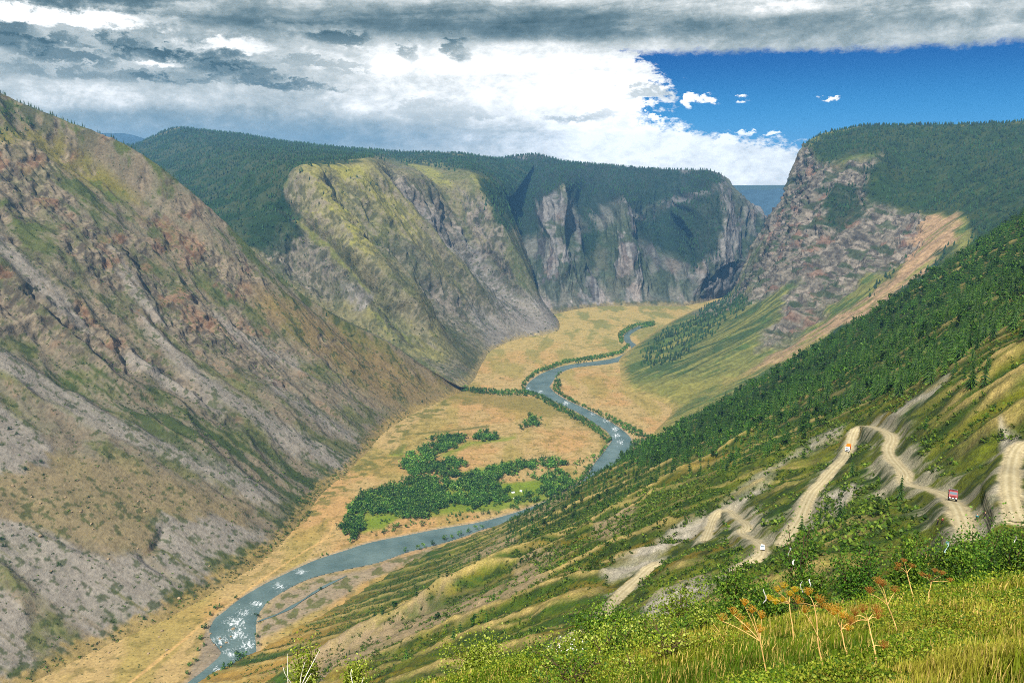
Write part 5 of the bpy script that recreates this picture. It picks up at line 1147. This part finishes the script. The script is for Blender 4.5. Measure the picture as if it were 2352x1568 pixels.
def truck(px, py, road, cab_c, box_c, label, canvas, yaw=None):
    q = road_lines[road]; p, rz, pit = frame_on(q, nearest(q, px, py), 1)
    if (p-CAM)[:2] @ np.array([-math.sin(rz), math.cos(rz)]) > 0: rz += math.pi; pit = -pit      # drives towards the photographer
    if yaw is not None: rz = yaw
    o = empty('truck', p+np.array([0, 0, .06])); o.rotation_euler = (pit, 0, rz); o.scale = (.88,)*3; tag(o, label, 'truck')
    pm = paint_mat('cab paint', cab_c); bm_ = paint_mat('box paint', box_c) if not canvas else plain_mat('canvas', box_c, .85, 0, .2, .15, 1.5)
    b = Bag(); box(b, -1.22, 1.22, 1.75, 3.55, .95, 2.95, .09, (.06, .06, 0, .22)); cab = add('cab', b.mesh('cab', pm), None, o)
    b = Bag(); b.put([(-1.06, 3.455, 1.98), (1.06, 3.455, 1.98), (1.0, 3.385, 2.72), (-1.0, 3.385, 2.72), (-1.06, 3.425, 1.98), (1.06, 3.425, 1.98), (1.0, 3.355, 2.72), (-1.0, 3.355, 2.72)], np.array([(0, 1, 2, 3), (0, 4, 5, 1), (1, 5, 6, 2), (2, 6, 7, 3), (3, 7, 4, 0)])); add('windscreen', b.mesh('windscreen', M_glass), None, cab)
    for s in (-1, 1):
        b = Bag(); box(b, s*1.235-.012, s*1.235+.012, 2.1, 3.1, 1.95, 2.65, .005); add('side_window', b.mesh('side_window', M_glass), None, cab)
        b = Bag(); box(b, s*.86-.2, s*.86+.2, 3.56, 3.66, .78, 1.02, .03); add('headlight', b.mesh('headlight', M_lamp), None, o)
        b = Bag(); box(b, s*1.42-.09, s*1.42+.09, 3.3, 3.36, 2.05, 2.6, .02); b.put(*tube([(s*1.2, 3.2, 2.6), (s*1.42, 3.32, 2.55)], [.02, .02], 5)); add('mirror', b.mesh('mirror', M_dark), None, o)
    b = Bag(); box(b, -1.2, 1.2, 3.5, 3.72, .52, .76, .05); add('bumper', b.mesh('bumper', M_dark), None, o)
    b = Bag(); box(b, -.26, .26, 3.73, 3.75, .80, .94, .006); add('licence_plate', b.mesh('licence_plate', M_plate), None, o)
    b = Bag(); box(b, -.9, .9, 3.56, 3.60, 1.15, 1.6, .015); add('grille', b.mesh('grille', M_dark if canvas else paint_mat('grille paint', np.array(cab_c)*.6)), None, o)
    b = Bag(); box(b, -.5, .5, -3.5, 3.4, .7, .98, .04); add('chassis', b.mesh('chassis', M_dark), None, o)
    b = Bag(); box(b, -1.25, 1.25, -3.7, 1.6, 1.02, 3.2 if not canvas else 2.0, .06)
    cb = add('cargo_box', b.mesh('cargo_box', bm_), None, o)
    if canvas:
        n = 9; a = np.linspace(0, math.pi, n); prof = np.r_[[(-1.24, 2.0)], np.c_[-1.24*np.cos(a)**1.0*np.abs(np.cos(a))**-.0 , 2.9+.35*np.sin(a)], [(1.24, 2.0)]]
        ys = np.linspace(-3.68, 1.58, 7); V = np.array([[(x, y, z+(.03*math.sin(y*4) if z > 2.1 else 0)) for x, z in prof] for y in ys]); i = np.arange(V.shape[0]*V.shape[1]).reshape(V.shape[:2]); b = Bag()
        b.put(V.reshape(-1, 3), np.stack([i[:-1, :-1], i[:-1, 1:], i[1:, 1:], i[1:, :-1]], -1).reshape(-1, 4))
        for e_ in (0, -1): b.put(V[e_], np.array([(0, k, k+1, k+1) for k in range(1, len(prof)-1)]))
        add('canopy', b.mesh('canopy', bm_), None, cb)
    else:
        b = Bag()
        for s in (-1, 1):
            b.put(*tube([(s*1.1, -3.4, 3.2), (s*1.1, -3.4, 3.5), (s*1.1, 1.2, 3.5), (s*1.1, 1.2, 3.2)], [.025]*4, 5))
        b.put(*tube([(-1.1, 1.2, 3.5), (1.1, 1.2, 3.5)], [.025]*2, 5)); add('roof_rack', b.mesh('roof_rack', M_rim), None, cb)
        b = Bag(); box(b, -1.0, 1.0, .3, 1.1, 3.21, 3.42, .05); box(b, -.8, .2, -.9, .1, 3.21, 3.5, .08); add('roof_load', b.mesh('roof_load', M_dark), None, cb)
        for s in (-1, 1):
            b = Bag(); box(b, s*1.262-.01, s*1.262+.01, -2.8, 1.2, 2.2, 2.75, .004); add('side_window', b.mesh('side_window', M_glass), None, cb)
    for s in (-1, 1):
        for y in (2.55, -1.0, -2.35): wheel(o, s*1.02, y, .56, .38)
    return o
truck(2189, 1148, 0, lin(150, 20, 26, .6), lin(128, 16, 24, .6), 'dark red six wheeled truck with a tall box body driving down the upper gravel road', False, None)
truck(1949, 1036, 0, lin(236, 236, 234, .9), lin(240, 120, 48, .9), 'white cab truck with an orange canvas cargo cover below the top hairpin', True, None)
# white car
q = road_lines[2]; p, rz, pit = frame_on(q, nearest(q, 1751, 1260), 1)
if (p-CAM)[:2] @ np.array([-math.sin(rz), math.cos(rz)]) > 0: rz += math.pi; pit = -pit
o = empty('car', p+np.array([0, 0, .04])); o.rotation_euler = (pit, 0, rz); tag(o, 'small white car with a dark windscreen on the lower switchback', 'car')
M_wp = paint_mat('white car paint', lin(244, 240, 240, .9)); b = Bag()
st = [(-2.1, .42, .78, .80), (-1.95, .34, .98, .86), (-.4, .30, 1.0, .89), (1.0, .30, .98, .89), (1.75, .32, .86, .85), (2.12, .42, .70, .76)]
V = np.array([[(-w_, y, z0), (-w_, y, z0+(z1-z0)*.6), (-w_*.9, y, z1), (w_*.9, y, z1), (w_, y, z0+(z1-z0)*.6), (w_, y, z0)] for y, z0, z1, w_ in st]); i = np.arange(36).reshape(6, 6); j = np.roll(i, -1, 1)
b.put(V.reshape(-1, 3), np.stack([i[:-1], j[:-1], j[1:], i[1:]], -1).reshape(-1, 4)); b.put(V[0], np.array([(0, 1, 4, 5), (1, 2, 3, 4)])); b.put(V[-1], np.array([(0, 1, 4, 5), (1, 2, 3, 4)])); body = add('body', b.mesh('body', M_wp), None, o)
b = Bag(); box(b, -.80, .80, -1.9, .95, .95, 1.5, .05, (.14, .14, .35, .75)); add('cabin', b.mesh('cabin', M_wp), None, body)
b = Bag(); b.put([(-.70, .86, 1.03), (.70, .86, 1.03), (.60, .27, 1.45), (-.60, .27, 1.45), (-.70, .82, 1.01), (.70, .82, 1.01), (.60, .23, 1.43), (-.60, .23, 1.43)], np.array([(0, 1, 2, 3), (0, 4, 5, 1), (1, 5, 6, 2), (2, 6, 7, 3), (3, 7, 4, 0)])+0); w_ = add('windscreen', b.mesh('windscreen', M_glass), None, body); w_.location = (0, .06, .02)
for s in (-1, 1):
    b = Bag(); b.put([(s*.80, -1.5, 1.02), (s*.80, .7, 1.02), (s*.70, .2, 1.42), (s*.70, -1.3, 1.42), (s*.77, -1.5, 1.02), (s*.77, .7, 1.02), (s*.67, .2, 1.42), (s*.67, -1.3, 1.42)], np.array([(0, 1, 2, 3), (4, 7, 6, 5), (0, 4, 5, 1), (2, 6, 7, 3)])); add('side_window', b.mesh('side_window', M_glass), None, body)
    b = Bag(); box(b, s*.6-.17, s*.6+.17, 2.0, 2.1, .62, .74, .03); add('headlight', b.mesh('headlight', M_lamp), None, o)
    for y in (1.35, -1.3): wheel(o, s*.78, y, .31, .2)
b = Bag(); box(b, -.72, .72, 2.05, 2.15, .28, .46, .03); add('bumper', b.mesh('bumper', M_dark), None, o)
# people: one skinned body each, clothes as children
M_skin = plain_mat('skin', lin(206, 160, 132, .8), .6, 0, .3, .05)
def skinned(name, J, Ed, rad, mat, parent=None, sub=1):
    me = bpy.data.meshes.new(name); me.from_pydata([tuple(j) for j in J], Ed, []); o = add(name, me, mat, parent)
    sk = o.modifiers.new('skin', 'SKIN'); sk.use_smooth_shade = True; ss = o.modifiers.new('sub', 'SUBSURF'); ss.levels = sub; ss.render_levels = sub
    for v, r in zip(me.skin_vertices[0].data, rad): v.radius = (r, r) if np.isscalar(r) else r
    me.skin_vertices[0].data[0].use_root = True; return o
def person(px, py, d, face, top_c, leg_c, hair_c, label, pack_c=None, arm=0., road_h=None):
    p = cast(px, py, lambda a, b: near_h(a, b), 120, 420)[0]
    o = empty('person', p, face); tag(o, label, 'person')
    J = [(0, 0, .93), (0, 0, 1.15), (0, 0, 1.38), (0, .01, 1.5), (0, .03, 1.60), (0, .03, 1.72), (.10, 0, .90), (.11, .02, .5), (.12, 0, .09), (.12, .15, .03), (-.10, 0, .90), (-.13, .06, .5), (-.12, -.02, .09), (-.12, .13, .03),
         (.18, 0, 1.40), (.25, -.03, 1.13), (.24, .10+arm, .92+arm), (.23, .16+arm, .84+arm), (-.18, 0, 1.40), (-.25, -.03, 1.13), (-.23, .08, .90), (-.22, .13, .82), (0, .13, 1.63)]
    Ed = [(0, 1), (1, 2), (2, 3), (3, 4), (4, 5), (0, 6), (6, 7), (7, 8), (8, 9), (0, 10), (10, 11), (11, 12), (12, 13), (2, 14), (14, 15), (15, 16), (16, 17), (2, 18), (18, 19), (19, 20), (20, 21), (4, 22)]
    R = [(.15, .10), (.13, .095), (.16, .11), .055, .085, .075, .085, .055, .04, .035, .085, .055, .04, .035, .055, .042, .032, .03, .055, .042, .032, .03, .015]
    skinned('body', J, Ed, R, M_skin, o)
    jm = plain_mat('jacket cloth', top_c, .85, 0, .2, .2); tm = plain_mat('trouser cloth', leg_c, .85, 0, .2, .2); hm_ = plain_mat('hair', hair_c, .7, 0, .2)
    ids = [0, 1, 2, 14, 15, 16, 18, 19, 20]; mp = {a: k for k, a in enumerate(ids)}; skinned('jacket', [J[a] for a in ids], [(mp[a], mp[b_]) for a, b_ in Ed if a in mp and b_ in mp], [(.18, .13), (.16, .125), (.19, .14), .075, .062, .048, .075, .062, .048], jm, o)
    ids = [0, 6, 7, 8, 10, 11, 12]; mp = {a: k for k, a in enumerate(ids)}; skinned('trousers', [J[a] for a in ids], [(mp[a], mp[b_]) for a, b_ in Ed if a in mp and b_ in mp], [(.165, .12), .105, .075, .06, .105, .075, .06], tm, o)
    skinned('hair', [(0, -.02, 1.66), (0, .0, 1.74), (0, .04, 1.78)], [(0, 1), (1, 2)], [.085, .092, .06], hm_, o)
    for s in (-1, 1): skinned('shoe', [(s*.12, -.04, .05), (s*.12, .14, .04)], [(0, 1)], [.055, .05], M_dark, o)
    if pack_c is not None:
        b = Bag(); box(b, -.17, .17, -.36, -.13, 1.0, 1.5, .06); k = add('backpack', b.mesh('backpack', plain_mat('backpack cloth', pack_c, .85)), None, o)
    return o
rz_ = road_lines[0]; 
person(2153, 1206, 226, .6, lin(40, 38, 44), lin(26, 26, 30), lin(40, 30, 24), 'person in black clothes at the left edge of the gravel bend', None)
person(2164, 1204, 226, -.3, lin(110, 28, 34), lin(34, 30, 34), lin(40, 28, 22), 'person in a dark red top beside the one in black', None)
person(2243, 1196, 222, 2.6, lin(20, 150, 164), lin(36, 40, 46), lin(34, 26, 20), 'person in a teal jacket at the right side of the gravel bend', None)
person(2262, 1192, 222, 2.2, lin(60, 56, 62), lin(30, 30, 34), lin(120, 84, 50), 'person in gray clothes partly hidden behind the dark bush', lin(150, 60, 70))
# roadside post
p = cast(1469, 1300)[0]; p[2] = near_h(p[:1], p[1:2])[0]; b = Bag(); b.put(*tube([(0, 0, -.3), (0, 0, 1.0), (.02, 0, 1.9)], [.10, .09, .08], 8)); b.put(*tube([(-.35, 0, 0), (.35, 0, .05)], [.12, .12], 6))
o = add('post', b.mesh('post', M_pale_bark, True)); o.location = p; tag(o, 'pale wooden post at the lower road edge', 'post')
# camp in the clearing
M_tent = plain_mat('tent canvas', lin(236, 236, 232, .9), .8, 0, .2, .08, 1); M_wood = plain_mat('weathered planks', lin(150, 128, 104), .9, 0, .2, .2, 2)
for k, ((x, y), L_, W_, hw, rz, lab) in enumerate([((1575, 800), 5.5, 3.6, 1.6, .3, 'white canvas tent standing left in the forest clearing'), ((1635, 790), 4.6, 3.4, 1.8, -.4, 'white canvas tent standing right in the forest clearing'), ((1585, 842), 3.4, 2.6, 1.3, .8, 'small white tent nearest the river in the clearing')]):
    p = floor_at(*cv(x, y)); o = empty('tent', p+np.array([0, 0, .3]), rz); tag(o, lab, 'tent')
    b = Bag(); box(b, -L_/2, L_/2, -W_/2, W_/2, 0, hw, .06); add('wall', b.mesh('wall', M_tent), None, o)
    b = Bag(); e_ = .2; V = []
    for xx in (-L_/2-e_, L_/2+e_): V += [(xx, -W_/2-e_, hw-.05), (xx, 0, hw+1.3), (xx, W_/2+e_, hw-.05), (xx, W_/2+e_-.1, hw-.15), (xx, 0, hw+1.12), (xx, -W_/2-e_+.1, hw-.15)]
    i = np.arange(12).reshape(2, 6); j = np.roll(i, -1, 1); b.put(V, np.stack([i[:-1], j[:-1], j[1:], i[1:]], -1).reshape(-1, 4)); b.put(V[:6], np.array([(0, 1, 4, 5), (1, 2, 3, 4)])); b.put(V[6:], np.array([(0, 1, 4, 5), (1, 2, 3, 4)])); add('roof', b.mesh('roof', M_tent), None, o)
    b = Bag(); box(b, L_/2+.012, L_/2+.05, -.45, .45, .05, hw-.1, .01); add('door', b.mesh('door', M_dark), None, o)
# ================================================================== camera, light, sky, air
cam = bpy.data.cameras.new('camera'); camo = bpy.data.objects.new('camera', cam); COL.objects.link(camo)
camo.location = (0, 0, CAMZ); camo.rotation_euler = (math.pi/2-PITCH, 0, 0)
cam.sensor_width = 36; cam.lens = 36*FPX/PW; cam.clip_start = .1; cam.clip_end = 80000
sc.camera = camo
SKYV = .040
SUN_EL, SUN_AZ = math.radians(46), math.radians(202)       # azimuth clockwise from +Y
sd = Vector((math.cos(SUN_EL)*math.sin(SUN_AZ), math.cos(SUN_EL)*math.cos(SUN_AZ), math.sin(SUN_EL)))
sl = bpy.data.lights.new('sun', 'SUN'); sl.energy = 4.9; sl.angle = math.radians(1.5); sl.color = (1, .95, .87)
so = bpy.data.objects.new('sun', sl); COL.objects.link(so); so.rotation_euler = sd.to_track_quat('Z', 'Y').to_euler()
class E:                                     # tiny expression builder for shader maths
    nt = None
    def __init__(s, v): s.v = v
    def _b(a, b, op, c=None):
        n = E.nt.nodes.new('ShaderNodeMath'); n.operation = op
        for i, x in enumerate((a, b, c)):
            if x is None: continue
            x = x.v if isinstance(x, E) else x
            if isinstance(x, (int, float)): n.inputs[i].default_value = x
            else: E.nt.links.new(x, n.inputs[i])
        return E(n.outputs[0])
    def __add__(a, b): return E._b(a, b, 'ADD')
    __radd__ = __add__
    def __sub__(a, b): return E._b(a, b, 'SUBTRACT')
    def __rsub__(a, b): return E._b(b, a, 'SUBTRACT')
    def __mul__(a, b): return E._b(a, b, 'MULTIPLY')
    __rmul__ = __mul__
    def __truediv__(a, b): return E._b(a, b, 'DIVIDE')
    def un(a, op, b=None): return E._b(a, b, op)
    def mx(a, b): return E._b(a, b, 'MAXIMUM')
    def mn(a, b): return E._b(a, b, 'MINIMUM')
    def ss(a, lo, hi):
        n = E.nt.nodes.new('ShaderNodeMapRange'); n.interpolation_type = 'SMOOTHSTEP'
        E.nt.links.new(a.v, n.inputs[0]); n.inputs[1].default_value = lo; n.inputs[2].default_value = hi
        return E(n.outputs[0])
w = bpy.data.worlds.new('World'); sc.world = w; w.use_nodes = True; w.cycles.sampling_method = 'MANUAL'; w.cycles.sample_map_resolution = 256; nt = w.node_tree; E.nt = nt
bg = nt.nodes['Background']
sky = nd(nt, 'ShaderNodeTexSky', sky_type='NISHITA', sun_disc=False); sky.sun_elevation = SUN_EL; sky.sun_rotation = SUN_AZ
sky.altitude = 1200; sky.air_density = 1.0; sky.dust_density = .2; sky.ozone_density = 3.0
tc = nd(nt, 'ShaderNodeTexCoord').outputs['Generated']
sp = nd(nt, 'ShaderNodeSeparateXYZ', i_0=tc)
dx, dy, dz = (E(o) for o in sp.outputs)
az = E._b(dx, dy, 'ARCTAN2'); el = dz.un('ARCSINE')
U = az*1923/1.0+1176; V = 392-el*2005        # azimuth and elevation, scaled to degrees-like units
U = (az+az*az*az*.3333)*1923+1176
def vec(u, v):
    cb = nd(nt, 'ShaderNodeCombineXYZ'); nt.links.new(u.v, cb.inputs[0]); nt.links.new(v.v, cb.inputs[1]); return cb.outputs[0]
UV = vec(U, V)
def N(su, sv, detail=4, rough=.6, dist=0, off=0, uv=None):
    n = nd(nt, 'ShaderNodeVectorMath', operation='MULTIPLY_ADD'); nt.links.new(uv or UV, n.inputs[0])
    n.inputs[1].default_value = (1/su, 1/sv, 0); n.inputs[2].default_value = (off, off*1.7, off)
    return E(noise(nt, n.outputs[0], 1, detail, rough, dist))-.5
def blob(u, v, su, sv, uv=None):         # soft oval patch, 1 in the middle
    n = nd(nt, 'ShaderNodeVectorMath', operation='MULTIPLY_ADD'); nt.links.new(uv or UV, n.inputs[0])
    n.inputs[1].default_value = (1/su, 1/sv, 0); n.inputs[2].default_value = (-u/su, -v/sv, 0)
    d = nd(nt, 'ShaderNodeVectorMath', operation='DOT_PRODUCT'); nt.links.new(n.outputs[0], d.inputs[0]); nt.links.new(n.outputs[0], d.inputs[1])
    m = nd(nt, 'ShaderNodeMapRange', interpolation_type='SMOOTHSTEP'); nt.links.new(d.outputs['Value'], m.inputs[0])
    for i, x in enumerate((0, 2.6, 1, 0)): m.inputs[i+1].default_value = x
    return E(m.outputs[0])
w1 = N(300, 100, 2, .6); w2 = N(84, 42, 4, .65, 0, 3.3); w3 = N(24, 14, 4, .7, 0, 4.3)
streak = N(520, 44, 5, .60, .15, 1.7, vec(U+w1*90+w2*30, V+U*.04+w1*34+w2*12)); puff = N(110, 60, 6, .70, .3, 5.1)
Uw = U+w1*150+w2*120+w3*46; Vw = V+w1*60+w2*66+w3*32; UW = vec(Uw, Vw)
# the hole of blue sky between the deck above and the cumulus below
c1 = V+w2*26+w3*30-(114+(U-1450)*.02)
left = 1545-((V-205).un('ABSOLUTE')*1.4)
c2 = (U+w2*230+w3*110+puff*90-left)*.6
low = (268+(U-1440)*.21).mn(340)
c3 = low-(V+w2*84+w3*64+puff*30)
gap = c1.mn(c2).mn(c3)
blue = gap.ss(-5, 16)*U.ss(1300, 1400)
pf = blob(1594,230,32,15,UW).mx(blob(1640,236,22,11,UW)).mx(blob(1925,240,22,9,UW)).mx(blob(1735,243,24,8,UW)*.8).mx(blob(1722,305,22,9,UW)).mx(blob(1797,316,20,9,UW)).mx(blob(1655,313,32,11,UW)).mx(blob(1525,274,40,8,UW)*.8)
puffs = (pf+w3*1.9+puff*.5).ss(.5, 1.0)
blue = blue*(1-puffs*.95)
rag = 1+w2*2.6+w3*2.6+puff*2.0
# brightness of the cloud itself
B = .61+puff*.62+w2*.20+w3*.20+streak*.25*V.ss(300, 120)
B = B+blob(1180,225,360,110)*.20+blob(1650,370,360,80)*.27+blob(1000,128,300,34)*.12+blob(1440,200,150,70)*.12
B = B+blob(190,80,190,15,UW)*.45+blob(520,120,90,14,UW)*.3+blob(350,150,46,12,UW)*.36+blob(700,72,110,12,UW)*.2
B = B+blob(150,235,260,26)*.14+blob(1300,260,620,130)*.07
deck = (108+streak*80+w2*50-V).ss(-10, 44)
B = B-deck*(.02-streak*.8-puff*.25)-deck*blob(1060,62,430,40)*.26-blob(120,26,260,22,UW)*.30-deck*blob(1650,84,480,26)*.20+deck*blob(2150,10,460,50)*.12-deck*blob(600,70,200,18,UW)*.14
for (u, v, su, sv, k) in ((30,112,70,16,.42),(60,140,90,14,.42),(150,128,60,9,.34),(160,158,90,10,.36),(290,120,46,13,.42),(330,140,80,13,.42),(450,140,110,15,.46),(520,164,90,11,.42),(580,178,80,9,.36),(660,196,110,9,.42),(420,190,90,8,.3),(250,186,200,10,.24),(740,150,90,9,.2),(1062,116,28,22,.5),(942,118,22,16,.38),(790,94,60,16,.4),(1480,212,60,14,.3),(1350,268,90,11,.26),(1010,250,110,18,.2)):
    B = B-(blob(u, v, su, sv, UW)*rag).ss(.12, 1.15)*k*(.80+puff*1.7+streak*1.0)
B = B-blob(960,305,240,36)*.12-blob(550,300,430,40)*.10+puffs*.4
B = B.mx(.10).mn(1.0)
veil = blob(460,318,420,46)
cloud = nd(nt, 'ShaderNodeValToRGB'); nt.links.new(B.v, cloud.inputs[0])
cr = cloud.color_ramp
cr.elements[0].position = .10; cr.elements[0].color = (.034, .060, .066, 1)
cr.elements[1].position = 1; cr.elements[1].color = (.82, .81, .78, 1)
for p_, c_ in ((.32, (.078, .114, .122)), (.52, (.18, .215, .215)), (.72, (.37, .39, .38)), (.86, (.60, .60, .585))):
    e_ = cr.elements.new(p_); e_.color = (*c_, 1)
cl = mixc(nt, (veil*.40).v, cloud.outputs[0], (.15, .225, .275))
hs = nd(nt, 'ShaderNodeHueSaturation'); hs.inputs['Saturation'].default_value = 1.75; hs.inputs['Value'].default_value = SKYV
hs.inputs['Hue'].default_value = .495
nt.links.new(sky.outputs[0], hs.inputs['Color'])
hor = mixc(nt, (V.ss(110, 330)).v, (.0, .036, .19), (.0, .16, .40))
half = nd(nt, 'ShaderNodeValue'); half.outputs[0].default_value = .85
skyc = mixc(nt, half.outputs[0], hs.outputs[0], hor)
final = mixc(nt, blue.v, cl, skyc)
# behind and above the photographer the cover is even
cover = mixc(nt, el.ss(.30, .62).v, final, (.29, .31, .33))
final = mixc(nt, dy.ss(-.15, .15).v, (.27, .28, .29), cover)
nt.links.new(final, bg.inputs[0]); bg.inputs[1].default_value = 1.0
# the air: one closed box of thin blue haze
hv = np.array([(x, y, z) for x in (-9000, 9000) for y in (-400, 11500) for z in (-72, 1090)], float)
hf = np.array([(0,1,3,2),(4,6,7,5),(0,4,5,1),(2,3,7,6),(0,2,6,4),(1,5,7,3)])
hm = bpy.data.materials.new('haze'); hm.use_nodes = True; hn = hm.node_tree; hn.nodes.remove(hn.nodes['Principled BSDF'])
pv = nd(hn, 'ShaderNodeVolumePrincipled'); pv.inputs['Color'].default_value = (.20, .54, 1.0, 1); pv.inputs['Density'].default_value = 5.6e-5
pv.inputs['Anisotropy'].default_value = .2
hn.links.new(pv.outputs[0], hn.nodes['Material Output'].inputs['Volume'])
tag(add('haze', mesh('haze', hv, hf, None, False, hm)), kind='stuff')
sc.view_settings.view_transform = 'Standard'; sc.view_settings.look = 'None'; sc.view_settings.exposure = 1.0; sc.view_settings.gamma = 1
sc.cycles.max_bounces = 4; sc.cycles.diffuse_bounces = 2; sc.cycles.glossy_bounces = 2; sc.cycles.transmission_bounces = 2; sc.cycles.transparent_max_bounces = 6
sc.cycles.volume_bounces = 0; sc.cycles.use_denoising = False; sc.cycles.use_adaptive_sampling = True; sc.cycles.adaptive_threshold = .01; sc.cycles.adaptive_min_samples = 12
sc.cycles.caustics_reflective = False; sc.cycles.caustics_refractive = False

sc.cycles.pixel_filter_type = 'BLACKMAN_HARRIS'; sc.cycles.filter_width = .95
